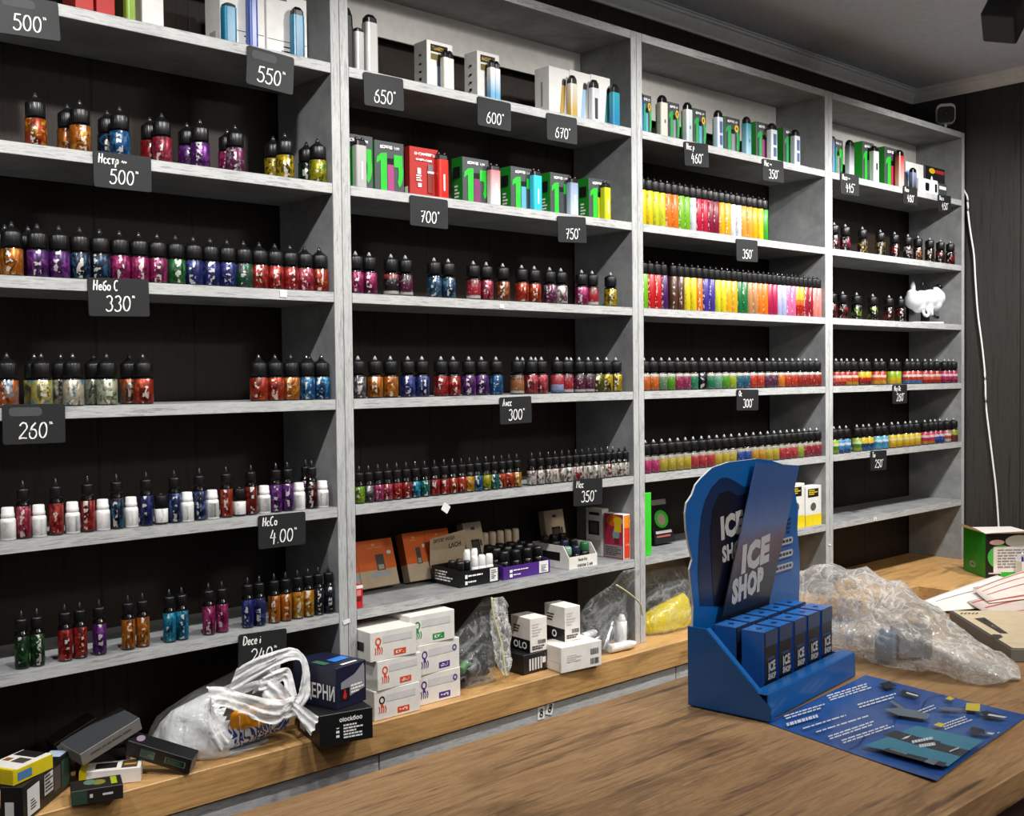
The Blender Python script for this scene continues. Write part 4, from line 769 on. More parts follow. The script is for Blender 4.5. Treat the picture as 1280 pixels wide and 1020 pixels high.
for i, (pl, pr_, lb) in enumerate([(986, 1006, 'white and yellow carton, left of two by the blue display'), (1007, 1031, 'white and yellow carton, right of two by the blue display')]):
    Y = .014; x, w, h = at_row(z, pl, pr_, (605, 607)[i], Y)
    carton('device_box', lb, 'box', (x, Y+.02, z), (w-.001, .04, h), 0, [WHITEC]*6, [('front', -.5, .5, 0, .28, YEL), ('left', -.5, .5, 0, .28, YEL), ('front', -.36, .30, .72, .93, BLKC)]+lines('front', -.3, .24, .76, .9, 3, YEL, 4)+[('front', -.2, .14, .38, .58, plain('grey_print5', '50524e', .5), 'e')], group='boxes on the '+loc)
from mathutils import noise as mnoise
# ------------------------------------------------------------------ second bay, lowest shelf
def corner_box(corner, e, w, d): e = Vector(e).normalized(); p = Vector((-e.y, e.x)); c = Vector(corner)+e*w/2+p*d/2; return c, math.atan2(e.y, e.x)
z = SZ[5]+.0006; loc = 'lowest shelf of second bay'
ORA = plain('orange_card', 'ea680c', .5); ORAD = plain('dark_orange_card', 'b04a08', .5); BEI = plain('beige_card', 'cdb89a', .6); PHOTO = plain('grey_photo_print', '48423e', .5); PAPB = plain('pale_blue_label', 'a8bcd4', .6)
def leaner(label, pl, pr_, h, y, dp, cols, prints, ang, tex=()):
    x0, x1 = xat(pl, y, z), xat(pr_, y, z); a = rad(ang)
    return carton('device_box', label, 'box', ((x0+x1)/2, y+dp/2*math.cos(a), z+dp/2*math.sin(a)), (x1-x0, dp, h), 0, cols, prints, tex, group='cartons on the '+loc, rot=(-a, 0, 0))
OB = [BEI, BEI, BEI, BEI, ORA, BEI]
def orange_prints(s): return [('front', -.5, .5, .36, 1, ORA), ('left', -.5, .5, .36, 1, ORAD), ('front', -.02, .20, .34, .68, PHOTO), ('front', .02, .17, .36, .46, plain('light_photo_print', 'b0a8a0', .5)), ('front', -.08, .02, .86, .92, plain('pale_orange_print', 'f0a060', .5), 'e'), ('front', .3, .42, .66, .74, M_CHALK, 'e')]+lines('front', -.2, .2, .81, .84, 1, plain('pale_orange_print', 'f0a060', .5), s)
leaner('orange and beige carton half hidden by the upright, '+loc, 428, 453.2, .106, .128, .030, OB, orange_prints(1)+[('front', .2, .48, .20, .28, PAPB)], 18)
leaner('orange and beige carton with pale blue label, '+loc, 453.6, 500, .106, .128, .030, OB, orange_prints(2)+[('front', -.2, .30, .22, .28, PAPB)], 18)
leaner('orange carton, left of the pair behind the black tray', 513, 540.2, .112, .132, .026, OB, orange_prints(3), 16)
leaner('orange carton, right of the pair behind the black tray', 540.6, 570, .112, .134, .026, OB, orange_prints(4), 16)
def beige_prints(): return [('front', -.20, .24, .20, .64, BLKC), ('front', -.14, .18, .25, .60, PHOTO), ('front', -.1, .1, .84, .90, PHOTO), ('front', .26, .36, .5, .62, PHOTO)]
leaner('beige carton leaning behind the black tray of jars', 589, 612, .118, .134, .024, [BEI]*6, beige_prints(), 16)
leaner('beige carton leaning behind the white tray', 687, 711, .122, .150, .022, [BEI]*6, beige_prints(), 10)
t = carton('device_box', 'small red and white carton at the front left corner, '+loc, 'box', (.0429+.012, .022, z), (.020, .024, .047), 0, [plain('bright_red_card', 'c8242c', .45)]*6, [('front', -.5, .5, .86, 1, M_CHALK), ('front', -.3, .3, .3, .5, plain('dark_red_print2', '6c1418', .5)), ('front', -.25, .25, .55, .8, plain('pale_red_print', 'e88888', .5))], group='cartons on the '+loc)
PINK = plain('crimson_card', 'a82444', .5)
carton('device_box', 'red picture carton with orange edge against the right panel, '+loc, 'box', (.8830, .046, z), (.026, .068, .116), 0, [M_WHITE, WHITEC, PINK, WHITEC, WHITEC, WHITEC],
   [('front', -.40, .42, .02, .98, plain('red_edge_print', 'd8401c', .5)), ('front', -.40, .42, .70, .98, plain('orange_edge_print', 'ec8a14', .5)), ('left', -.35, .30, .72, .98, plain('orange_print3', 'd8641c', .5), 'e'), ('left', .0, .48, .76, .94, plain('yellow_print3', 'd8b41c', .5), 'e'), ('left', -.05, .3, .42, .68, plain('sea_print', '7898a0', .5), 'e'), ('left', .05, .4, .6, .8, plain('yellow_print3', 'd8b41c', .5)), ('left', -.46, .46, .03, .30, plain('grey_print6', '8c8488', .5))]+grid_code('left', -.40, .40, .05, .26, 7, BLKC, 9)+[('left', .05, .28, .34, .46, plain('dark_red_print2', '6c1418', .5))], [('front', '1 1 4', .02, .30, .05, M_CHALK, 0, .7)], group='cartons on the '+loc)
carton('device_box', 'white carton with dark device print behind the red picture carton', 'box', (.8835, .116, z), (.026, .058, .124), 0, [WHITEC]*6, [('left', -.34, .34, .44, .74, BLKC), ('left', -.24, .24, .48, .70, PHOTO), ('left', -.3, .34, .86, .92, BLKC), ('left', -.4, .42, .05, .34, plain('pale_grey_print', 'c0b8b4', .5)), ('left', -.46, -.38, .04, .07, BLKC)], group='cartons on the '+loc)
def tray(label, x0, x1, y0, y1, h, hb, mats, prints, tex=()):
    """open card tray: floor, front, back, sloping sides"""
    t = thing('display_tray', label, 'tray', ((x0+x1)/2, (y0+y1)/2, z), 0, 'card trays on the '+loc); w, d, e = (x1-x0)/2, (y1-y0)/2, .0016
    m = MB(); m.box(-w, w, -d, d, 0, e); m.box(-w, w, -d, -d+e, e, h); m.box(-w, w, d-e, d, e, hb)
    for s in (-1, 1):
        xs = sorted((s*w, s*(w-e))); q = [(-d+e, e), (d-e, e), (d-e, hb), (-d+e+(d*.3 if hb > h else 0), hb if hb > h else h), (-d+e, h)]
        vs = [(xs[0], a, b) for a, b in q]+[(xs[1], a, b) for a, b in q]; n = 5
        m.add(vs, [list(range(n)), list(range(n, 2*n))]+[(i, (i+1) % n, (i+1) % n+n, i+n) for i in range(n)])
    m.build('tray', mats, t)
    pm = []; m = MB()
    for p in prints:
        M = FACE[p[0]](2*w, 2*d, h); fw = 2*w if p[0] == 'front' else 2*d
        if p[5] not in pm: pm.append(p[5])
        m.add([M@Vector((a*fw, b*h, .00004*len(m.f))) for a, b in ((p[1], p[3]), (p[2], p[3]), (p[2], p[4]), (p[1], p[4]))], [(0, 1, 2, 3)], pm.index(p[5]))
    if prints: m.build('print', pm, t)
    for s, u, v, hh, mt, bd in tex:
        me = text_mesh(s, hh, mt, bd, .9); me.transform(FACE['front'](2*w, 2*d, h)@Matrix.Translation((u*2*w, v*h, .0006))); link('lettering', me, t)
    return t
x0, x1 = xat(575, .024, z), xat(624, .024, z); t1 = tray('black card tray of jars and small bottles, '+loc, x0, x1, .024, .126, .036, .040, BLKC, [('front', .26, .46, .08, .92, M_WHITE)]+grid_code('front', .29, .43, .2, .8, 7, BLKC, 5)+lines('front', -.30, .14, .54, .72, 1, M_CHALK, 5)+lines('front', -.30, .0, .16, .34, 1, M_CHALK, 7)+[('front', -.38, -.32, .52, .76, M_CHALK), ('front', -.38, -.32, .14, .36, M_CHALK)]+lines('left', -.36, .3, .2, .9, 4, M_CHALK, 3))
hd = MB(); hw = (x1-x0)/2-.004; hd.prism([(-hw, .036), (hw*.94, .036), (hw*.94, .110), (-hw, .098)], .0616, .063); hd.build('header_card', BEI, t1)
for s, u, v, hh in (('ОПТЕГ НОДА', -.012, .088, .0095), ('LАСН', .020, .072, .012)):
    me = text_mesh(s, hh, M_INK, .03, .95); me.transform(Matrix.Translation((u, .0612, v))@Matrix.Rotation(rad(4), 4, 'Y').inverted()@Matrix.Rotation(rad(90), 4, 'X')); link('lettering', me, t1)
px0, px1 = xat(629.5, .024, z), xat(687.5, .024, z); PUR = plain('purple_card', '4c2480', .5)
tray('purple card tray of black bottles, '+loc, px0, px1, .024, .120, .030, .034, PUR, [('front', .26, .46, .08, 1.0, M_WHITE)]+grid_code('front', .30, .43, .12, .7, 6, PHOTO, 6)+lines('front', -.30, .05, .54, .70, 1, M_CHALK, 6)+lines('front', -.30, -.05, .2, .34, 1, M_CHALK, 8)+[('front', -.38, -.32, .5, .72, M_CHALK), ('front', -.38, -.32, .14, .40, M_CHALK)])
wx0, wx1 = xat(711.5, .010, z), xat(746.5, .010, z)
t3 = tray('white card tray of dark bottles with handwriting on front, '+loc, wx0, wx1, .010, .140, .030, .056, M_CARD, [('left', -.30, .26, .6, 1.3, BLKC)], [('Анав Му.', -.02, .55, .0085, M_INK, .02), ('салон 2 на', .06, .12, .0085, M_INK, .02)])
def vial(label, x, y, h, d, cap, cat='bottle', group=None, name='small_bottle', body=None, z0=None, zz=.0018):
    t = thing(name, label, cat, (x, y, (z if z0 is None else z0)+zz), 0, group); r = d/2
    MB().lathe([(r*.95, 0), (r, .001), (r, h*.56), (r*.8, h*.62)], 14).build('body', body or M_GLASS, t)
    MB().lathe([(r*.86, h*.62), (r*.88, h*.63), (r*.86, h*.92), (r*.7, h)], 14).build('cap', cap, t); return t
r5 = random.Random(5); CREAM = plain('cream_cap', 'dccab0', .45); gr = 'jars and bottles in the black tray'
P_ = ['front', 'middle', 'back']
def fill(x0, x1, y0, y1, nx, ny, caps, grp, lab, d, hs, tz=.0018):
    for j in range(ny):
        for i in range(nx):
            c, h, nm = caps(i, j); x = x0+(i+.5)*(x1-x0)/nx; y = y0+(j+.5)*(y1-y0)/ny
            vial('%s, %s of %s in the %s row of the %s' % (nm, NUM[i+1], CARD[nx], ('front', 'back')[j] if ny == 2 else P_[j], lab), x, y, h, d, c, group=grp, zz=tz, body=M_WHITE if c is M_WHITE else M_GLASS)
bw = x1-x0
fill(x0+.003, x1-.003, .028, .084, 5, 2, lambda i, j: (M_WHITE, .062+.012*j, 'white-capped jar') if i in (2, 3) or (i == 4 and j == 0) else (M_CAP, .054, 'black-capped bottle'), gr, 'black tray', min(.026, bw/5-.004), 0)
fill(px0+.003, px1-.003, .030, .116, 4, 3, lambda i, j: (M_CAP, .062+.004*j, 'black-capped bottle'), 'black bottles in the purple tray', 'purple tray', .027, 0)
NAVY = plain('navy_cap', '141c34', .4); GRN = plain('dark_green_cap', '1c5c34', .4); PGR = plain('pale_green_cap', '7c9a88', .4)
fill(wx0+.004, wx1-.004, .016, .134, 3, 3, lambda i, j: (M_CAP, .050+.01*j, 'black-capped bottle') if (i, j) not in ((0, 0), (2, 0), (1, 0), (1, 1)) else [(PGR, .050, 'pale green capped bottle'), (NAVY, .05, 'navy-capped bottle'), (NAVY, .060, 'navy-capped bottle'), (GRN, .056, 'dark green capped bottle')][[(0, 0), (1, 0), (1, 1), (2, 0)].index((i, j))], 'dark bottles in the white tray', 'white tray', .026, 0)
for k in range(5):
    x = xat(607+k*9.6, .172, z+.07); vial('cream-capped bottle, %s of five behind the trays' % NUM[k+1], x, .176, .088, .023, CREAM, group='cream-capped bottles behind the trays', zz=.0003)
# ------------------------------------------------------------------ white cartons on the back counter, second bay
zc = ZC+.0006; OR2 = plain('badge_orange', 'd84a24', .5); VIO = plain('badge_violet', '4a2c84', .5); GR2 = plain('badge_green', '1c8c44', .5); SMUDGE = plain('pale_grey_band', 'cfcdcc', .6)
WC = plain('coated_white_card', 'e4e0da', .5)
def octo(col, ring):                                            # little printed mark: ring with wavy legs
    o = [('front', -.40, -.27, .52, .80, ring, 'a', .028, 0, 360)]
    for k in range(4): o.append(('front', 0, 0, 0, 0, col, 'p', [(-.41+.045*k, .46), (-.39+.045*k, .46), (-.375+.045*k, .34), (-.39+.045*k, .22), (-.41+.045*k, .22), (-.395+.045*k, .34)]))
    return o+[('front', -.36, -.31, .42, .54, col)]
stk = [('orange', OR2, .051, .165, 'left stack', (.0, .004, -.006), .060), ('violet', VIO, .172, .290, 'right stack', (.0, -.002, -.014), .064)]
for nm, col, x0, x1, sl, sh, hh in stk:
    for k in range(3):
        c2 = GR2 if (nm == 'violet' and k == 2) else col; w = x1-x0
        carton('white_carton', 'white carton with %s badge, %s of the %s' % ('green' if c2 is GR2 else nm, ('bottom', 'middle', 'top')[k], sl), 'box', ((x0+x1)/2+sh[k], (-.050 if nm == 'orange' else -.032)+.06, zc+k*(hh+.0006)), (w, .115, hh), rad((-1, 2, -2)[k]), [WC]*6,
          octo(c2, BLKC if (nm, k) == ('orange', 0) else c2)+[('front', .0, .26, .10, .30, c2), ('front', -.24, .40, .58, .82, SMUDGE)]+([('front', .32, .43, .58, .80, VIO, 'a', .03, 0, 360)] if nm == 'violet' and k < 2 else [])+grid_code('front', .04, .22, .15, .25, 5, M_CHALK, k+2)
          +([('left', -.3, .3, .3, .6, BLKC)] if k == 2 and nm == 'orange' else [])+lines('top', -.3, .2, .2, .5, 2, OR2 if nm == 'orange' else c2, 9), group='white cartons in two stacks')
# dark cartons beside them
c, rz = corner_box((-.115, -.104), (.97, -.20), .108, .125)
NVY = plain('navy_card', '181c34', .42)
bk = carton('black_carton', 'black carton at the bottom, under the navy carton, overhanging the counter edge', 'box', (c.x, c.y, zc), (.108, .125, .060), rz, [BLKC]*6, lines('front', -.06, .32, .12, .60, 5, M_CHALK, 4)+[('front', -.20, -.14, .22, .30, M_CHALK), ('front', -.20, -.14, .36, .44, M_CHALK), ('front', -.20, -.14, .50, .58, M_CHALK, 'a', .015, 180, 360), ('left', -.35, -.12, .15, .6, SMUDGE)], [('front', 'оlосkбоо', .08, .70, .15, M_CHALK, .03, .95)])
c, rz = corner_box((-.072, -.096), (.98, .20), .082, .120)
carton('navy_carton', 'navy carton with white letters, stacked on the black carton', 'box', (c.x, c.y, zc+.0606), (.082, .120, .080), rz, [NVY]*6, [('front', 0, 0, 0, 0, plain('silver_print', '8c8c94', .5), 'p', [(-.34, .62), (-.2, .66), (.1, .74), (.40, .95), (.44, .86), (.44, .34), (-.36, .18)]), ('front', -.36, -.06, .16, .46, BLKC), ('front', -.28, -.16, .20, .36, plain('flame_red', 'c81c28', .5), 'e'), ('front', -.25, -.19, .30, .44, plain('flame_red', 'c81c28', .5), 'e')]+lines('front', -.02, .42, .26, .50, 3, M_CHALK, 5)
   + [('top', -.2, .3, -.44, -.38, M_CHALK), ('top', -.1, .4, -.2, .0, plain('bright_blue_print', '2c7cd8', .5)), ('top', -.45, -.25, -.2, .1, plain('dark_green_print', '3c6c4c', .5))], [('left', 'ЦЕРНИ', .14, .12, .44, M_CHALK, .02, .62)])
# black and white cartons in the middle
c, rz = corner_box((.495, -.010), (1, .03), .095, .085)
carton('black_carton', 'black carton under the tall black and white carton', 'box', (c.x, c.y, zc), (.092, .085, .046), rz, [BLKC]*6, [('front', .25, .48, .1, .9, PHOTO)]+[('front', -.30+.1*k, -.24+.1*k, .15, .75, SMUDGE) for k in range(5)]+[('front', .18, .3, .4, .7, M_CHALK)])
def glo(label, c, rz, w, d, h, zb, txt):
    return carton('black_and_white_carton', label, 'box', (c.x, c.y, zb), (w, d, h), rz, [WC, WC, WC, WC, WC, WC], [('left', -.5, .5, 0, .36, BLKC)]+barcode('front', -.05, .40, .22, .34, 12, BLKC, None, 3)+lines('front', -.38, .2, .45, .84, 5, SMUDGE, 3)+lines('front', -.40, .40, .05, .18, 2, BLKC, 6)+lines('left', -.34, .0, .5, .75, 3, BLKC, 2)+([('front', .0, .5, 0, .01, BLKC)]), [('left', txt, .0, .07, .22, M_CHALK, .03, 1)])
c, rz = corner_box((.524, -.004), (1, -.06), .052, .072); glo('tall black and white carton with white letters, standing on the black carton', c, rz, .052, .072, .080, zc+.0466, 'OLO')
c, rz = corner_box((.570, -.060), (.99, -.10), .125, .082)
carton('white_carton', 'low white carton with two barcodes at the front', 'box', (c.x, c.y, zc), (.125, .082, .060), rz, [WC]*6, barcode('front', .22, .42, .50, .74, 12, BLKC, None, 4)+barcode('front', .22, .42, .12, .36, 12, BLKC, None, 5)+lines('front', -.36, .0, .36, .66, 4, SMUDGE, 4)+[('left', -.46, .46, .05, .40, SMUDGE), ('left', -.42, .42, .08, .36, WC)])
c, rz = corner_box((.617, -.026), (1, -.10), .048, .078); glo('black and white carton standing on the low white carton', c, rz, .048, .078, .082, zc+.0606, 'O')
# ------------------------------------------------------------------ pile of cartons at the left end of the counter
DK = plain('dark_brown_card', '1e1a18', .5); GRY = plain('grey_card', '77746f', .55); YL2 = plain('yellow_card2', 'd8c41c', .45); INKG = plain('green_grey_print', '5a7a6a', .5)
gp = 'cartons in the pile at the left'
c, rz = corner_box((-.562, -.062), (.93, -.30), .080, .050)
carton('small_carton', 'dark patterned carton at the front of the left pile', 'box', (c.x, c.y, zc), (.080, .050, .024), rz, [DK]*6, [('top', -.1, .18, -.2, .3, plain('olive_blotch', '7a7a2c', .5), 'e'), ('top', -.25, .0, -.1, .4, INKG, 'e'), ('top', .28, .40, -.3, .4, plain('lime_mark', 'a0b01c', .5)), ('front', -.5, -.2, .05, .95, plain('dark_green_print3', '2c4434', .5)), ('front', .1, .3, .45, .6, SMUDGE), ('front', -.15, -.09, .4, .65, SMUDGE)], group=gp)
c, rz = corner_box((-.522, .012), (.88, -.46), .100, .045)
carton('small_carton', 'white carton with yellow end at the bottom of the left pile', 'box', (c.x, c.y, zc), (.100, .045, .026), rz, [WC]*6, [('top', -.5, -.38, -.5, .5, YL2), ('front', -.5, -.38, 0, 1, YL2), ('top', -.25, .10, -.3, .3, DK), ('top', .18, .44, -.4, .4, PHOTO), ('top', .22, .42, -.1, .05, plain('orange_mark', 'd8941c', .5)), ('right', -.3, .3, .3, .7, SMUDGE)], group=gp)
c, rz = corner_box((-.645, -.084), (.70, .71), .170, .036)
carton('small_carton', 'long black carton with white code labels, in the left pile', 'box', (c.x, c.y, zc), (.170, .036, .060), rz, [BLKC]*6, [('front', -.42, -.18, .10, .84, M_WHITE), ('front', -.08, .10, .30, .86, SMUDGE), ('front', .28, .46, .1, .9, plain('dark_green_print4', '304a40', .5)), ('front', .12, .26, .2, .85, PHOTO), ('top', .30, .48, -.4, .4, PAPB), ('left', -.3, .1, .1, .6, SMUDGE)]+grid_code('front', -.36, -.24, .2, .5, 5, BLKC, 3)+grid_code('front', -.07, .09, .34, .82, 7, BLKC, 4), group=gp)
c, rz = corner_box((-.700, -.052), (1, 0), .062, .10)
carton('small_carton', 'black carton in the bottom left corner under the yellow-ended one', 'box', (c.x-.036, c.y, zc), (.072, .095, .046), rz, [BLKC]*6, lines('front', -.4, .4, .2, .5, 2, SMUDGE, 3), group=gp)
carton('small_carton', 'white carton with bright yellow end, topmost at the left edge', 'box', (-.632, -.026, zc+.0612), (.085, .062, .024), 0, [YL2, WC, YL2, WC, WC, WC], [('front', -.4, -.05, .2, .75, plain('blue_mark', '4c7cb0', .5)), ('top', -.12, .12, -.3, .1, PHOTO), ('top', .20, .48, -.3, .44, DK), ('top', -.1, .05, .2, .4, plain('brown_mark', '8c5a2c', .5)), ('top', -.5, -.42, -.5, .5, YL2)], group=gp, rot=(0, 0, rad(28)))
carton('small_carton', 'dark green carton lying at the back of the left pile', 'box', (-.60, .140, zc), (.14, .075, .030), rad(-14), [plain('dark_green_card', '1c3424', .5)]*6, [('top', -.3, .1, -.1, .0, plain('dull_red_mark', '6c3434', .5)), ('top', -.2, .2, .05, .12, SMUDGE)], group=gp)
carton('small_carton', 'dark window carton lying under the tilted grey one', 'box', (-.455, .075, zc), (.085, .055, .045), rad(-30), [BLKC]*6, [('top', -.4, .4, -.4, .4, plain('window_grey', '3a3c40', .25)), ('front', -.3, .3, .2, .8, PHOTO, 'e')], group=gp)
carton('small_carton', 'thick grey carton with white end, tilted on top of the left pile', 'box', (-.472, .030, zc+.064), (.118, .062, .024), 0, [GRY, GRY, GRY, WC, plain('dark_grey_card', '3c3e42', .4), GRY], lines('front', -.35, .35, .4, .6, 1, PHOTO, 2)+lines('right', -.4, .4, .35, .65, 1, PHOTO, 4), group=gp, rot=(rad(8), rad(-17), rad(8)))
carton('small_carton', 'small black carton with white sticker behind the tilted grey one', 'box', (-.492, .108, zc+.050), (.085, .03, .030), 0, [DK]*6, [('front', -.45, -.25, .1, .8, SMUDGE), ('front', -.15, .2, .3, .8, CREAM), ('right', -.4, .4, .1, .9, GRY)], group=gp, rot=(rad(10), rad(-20), rad(6)))
carton('small_carton', 'long black carton with green print leaning right in the left pile', 'box', (-.388, -.014, zc+.0215), (.118, .034, .030), 0, [BLKC, BLKC, BLKC, GRY, BLKC, BLKC], [('front', -.28, -.06, .25, .75, INKG), ('front', .10, .42, .3, .7, INKG), ('front', .12, .40, .34, .66, BLKC), ('top', -.42, -.30, -.3, .3, plain('mauve_mark', '8c7890', .5), 'e')]+grid_code('front', -.27, -.07, .28, .72, 6, BLKC, 5)+grid_code('front', .14, .38, .38, .62, 8, INKG, 6), group=gp, rot=(rad(10), rad(17), rad(-44)))
# ------------------------------------------------------------------ films and bags
def film(name, tint, clear, rough=.08, crease=26, white=.3, edge=.45, st=.8):
    """thin plastic film: see-through, glossy, whitened along sharp folds, painted glints included"""
    m, t, b = nt(name); out = t.nodes['Material Output']
    b.inputs['Base Color'].default_value = lin(tint); b.inputs['Roughness'].default_value = rough; b.inputs['Specular IOR Level'].default_value = 1.0 if clear > .5 else .45
    v = coords(t); w = node(t, 'ShaderNodeTexNoise'); w.inputs['Scale'].default_value = crease*.35; t.links.new(v, w.inputs['Vector'])
    wv_ = node(t, 'ShaderNodeVectorMath', operation='MULTIPLY_ADD'); wv_.inputs[1].default_value = (.05, .05, .05); t.links.new(w.outputs['Color'], wv_.inputs[0]); t.links.new(v, wv_.inputs[2])
    def ridge(sc, st_, rot_):                                      # wandering crease lines
        mp = node(t, 'ShaderNodeMapping'); mp.inputs['Scale'].default_value = st_; mp.inputs['Rotation'].default_value = rot_; t.links.new(wv_.outputs[0], mp.inputs[0])
        q = node(t, 'ShaderNodeMath', operation='SUBTRACT', i_1=.5); t.links.new(noise(t, mp.outputs[0], sc, 2.5, .5, .5), q.inputs[0])
        ab = node(t, 'ShaderNodeMath', operation='ABSOLUTE'); t.links.new(q.outputs[0], ab.inputs[0])
        ml = node(t, 'ShaderNodeMath', operation='MULTIPLY', i_1=3.0); t.links.new(ab.outputs[0], ml.inputs[0]); return ml.outputs[0]
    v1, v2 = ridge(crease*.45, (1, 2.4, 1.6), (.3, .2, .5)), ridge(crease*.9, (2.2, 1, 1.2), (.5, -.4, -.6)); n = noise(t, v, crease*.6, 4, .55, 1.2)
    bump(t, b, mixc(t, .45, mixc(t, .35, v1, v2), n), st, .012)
    tr = node(t, 'ShaderNodeBsdfTransparent'); tr.inputs[0].default_value = (.97, .98, .985, 1)
    lw = node(t, 'ShaderNodeLayerWeight', i_0=.35)
    fac = ramp(t, lw.outputs['Facing'], [(0, (clear,)*3+(1,)), (.7, (max(0, clear-edge*.3),)*3+(1,)), (1, (max(0, clear-edge),)*3+(1,))])
    fold = ramp(t, mixc(t, 1, v1, v2, 'DARKEN'), [(0, (1-white,)*3+(1,)), (.04, (1-white*.55,)*3+(1,)), (.10, (1, 1, 1, 1))])  # fold whitening, also painting bright glints into the creases
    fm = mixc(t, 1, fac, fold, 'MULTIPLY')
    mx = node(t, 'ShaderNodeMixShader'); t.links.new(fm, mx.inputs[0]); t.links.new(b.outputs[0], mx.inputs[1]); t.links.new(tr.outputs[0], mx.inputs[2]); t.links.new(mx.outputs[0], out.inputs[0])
    return m
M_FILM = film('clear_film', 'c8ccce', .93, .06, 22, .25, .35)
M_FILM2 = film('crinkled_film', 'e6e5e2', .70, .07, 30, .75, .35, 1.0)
M_BAGW = film('white_bag_film', 'eceef0', .36, .20, 20, .3, .3, .6)
def loft(sec, n=40, amp=.006, freq=30, seed=0, zmin=None, close=True):
    """sections (centre, half width vector, half height vector) -> creased closed skin"""
    m = MB(); vs = []; fs = []; S_ = len(sec)
    fine = []
    for i in range(S_-1):
        for k in range(4):
            f = k/4; fine.append([Vector(a).lerp(Vector(b), f) for a, b in zip(sec[i], sec[i+1])])
    fine.append([Vector(a) for a in sec[-1]])
    for c, u, v in fine:
        for k in range(n):
            a = 2*math.pi*k/n; p = c+u*math.cos(a)+v*math.sin(a)
            d = (u*math.cos(a)+v*math.sin(a)); dn = d.normalized() if d.length > 1e-6 else Vector((0, 0, 1))
            q = p*freq+Vector((seed*7.1, 0, 0)); e = amp*(abs(mnoise.noise(q))*2.2-.6+.6*abs(mnoise.noise(q*2.3)))*min(1, d.length/.03)
            p = p+dn*e
            if zmin is not None: p.z = max(p.z, zmin)
            vs.append(p)
    L = len(fine)
    for i in range(L-1):
        for k in range(n): k2 = (k+1) % n; fs.append((i*n+k, i*n+k2, (i+1)*n+k2, (i+1)*n+k))
    if close: fs += [list(range(n))[::-1], [(L-1)*n+k for k in range(n)]]
    m.add(vs, fs, 0, True); return m
def world_thing(name, label, cat, mb, part, mat, loc, group=None):
    t = thing(name, label, cat, loc, 0, group); mb.v = [tuple(Vector(v)-Vector(loc)) for v in mb.v]; mb.build(part, mat, t); return t
def addpart(t, mb, part, mat):
    l = t.location; mb.v = [tuple(Vector(v)-l) for v in mb.v]; return mb.build(part, mat, t)
def smooth_path(P, k=5):
    P = [Vector(p) for p in P]; out = []
    for i in range(len(P)-1):
        a, b, c, d = P[max(i-1, 0)], P[i], P[i+1], P[min(i+2, len(P)-1)]
        for j in range(k):
            s = j/k; out.append(.5*((2*b)+(c-a)*s+(2*a-5*b+4*c-d)*s*s+(3*b-a-3*c+d)*s**3))
    return out+[P[-1]]
def strap(P, wid, fold=5, thick=.0025, seed=1, k=7):
    """crumpled film band: P = list of (point, width vector)"""
    m = MB(); C_ = smooth_path([p for p, w in P], k); Wd = smooth_path([w for p, w in P], k); nn = 15; vs = []
    for i, (c, w) in enumerate(zip(C_, Wd)):
        d = (C_[min(i+1, len(C_)-1)]-C_[max(i-1, 0)]).normalized(); nv = d.cross(Vector(w)).normalized() if Vector(w).length > 1e-6 else Vector((0, -1, 0))
        for j in range(nn):
            s = j/(nn-1)*2-1; h = math.sin(j*1.1+seed)*.15*Vector(w).length+(mnoise.noise(Vector((i*.16, j*.55, seed)))*.34+abs(mnoise.noise(Vector((i*.4, j*1.3, seed+3))))*.26)*Vector(w).length
            vs.append(c+Vector(w)*s+nv*h)
    L = len(C_); fs = [(i*nn+j, i*nn+j+1, (i+1)*nn+j+1, (i+1)*nn+j) for i in range(L-1) for j in range(nn-1)]
    m.add(vs, fs, 0, True); return m
ZB = ZC+.001
# white carrier bag with printed packets inside
bz = lambda x, y, Y: ony(180+x/4.267, 790+y/4.267, Y)
sec = [((-.248, .055, ZB), (.105, 0, 0), (0, .082, 0)), ((-.248, .055, ZB+.025), (.118, .0, 0), (0, .092, 0)), ((-.246, .055, ZB+.060), (.112, 0, 0), (0, .085, 0)), ((-.226, .055, ZB+.088), (.100, 0, .006), (0, .070, 0)), ((-.196, .055, ZB+.112), (.086, 0, .012), (0, .052, 0)), ((-.158, .055, ZB+.130), (.052, 0, .016), (0, .034, 0)), ((-.125, .050, ZB+.140), (.022, 0, .012), (0, .018, 0))]
bagm = loft(sec, 80, .011, 13, 3, ZB)
def hole(mb, tests):                                            # the bag's open mouth, where the packets show
    keep = [i for i, f in enumerate(mb.f) if len(f) > 4 or not any(tt(sum((Vector(mb.v[k]) for k in f), Vector())/len(f)) for tt in tests)]
    mb.f = [mb.f[i] for i in keep]; mb.m = [mb.m[i] for i in keep]; mb.sm = [mb.sm[i] for i in keep]
hole(bagm, [lambda q: q.y < .055 and -.262 < q.x < -.118 and q.z < ZB+.104])
bag = world_thing('carrier_bag', 'white plastic carrier bag with knotted handles on the oak counter', 'bag', bagm, 'bag_body', M_BAGW, (-.26, .045, ZB))
M_STRAP = film('white_bag_strap', 'f0f1f2', .30, .34, 26, .25, .2, .6)
wv = lambda a, b, c: Vector((a, b, c))
addpart(bag, strap([(bz(350, 345, -.055), wv(.0, .012, .016)), (bz(430, 350, -.062), wv(.004, .010, .016)), (bz(540, 385, -.065), wv(.006, .006, .017)), (bz(650, 420, -.066), wv(.008, .004, .020)), (bz(740, 420, -.062), wv(.010, 0, .020)), (bz(790, 370, -.055), wv(.014, 0, .012))], 1, seed=2), 'handle', M_STRAP)
addpart(bag, strap([(bz(350, 335, -.055), wv(.012, .01, .004)), (bz(345, 420, -.058), wv(.012, .01, 0)), (bz(380, 520, -.062), wv(.014, .006, .004)), (bz(440, 600, -.066), wv(.012, .0, .012))], 1, seed=5), 'fold', M_STRAP)
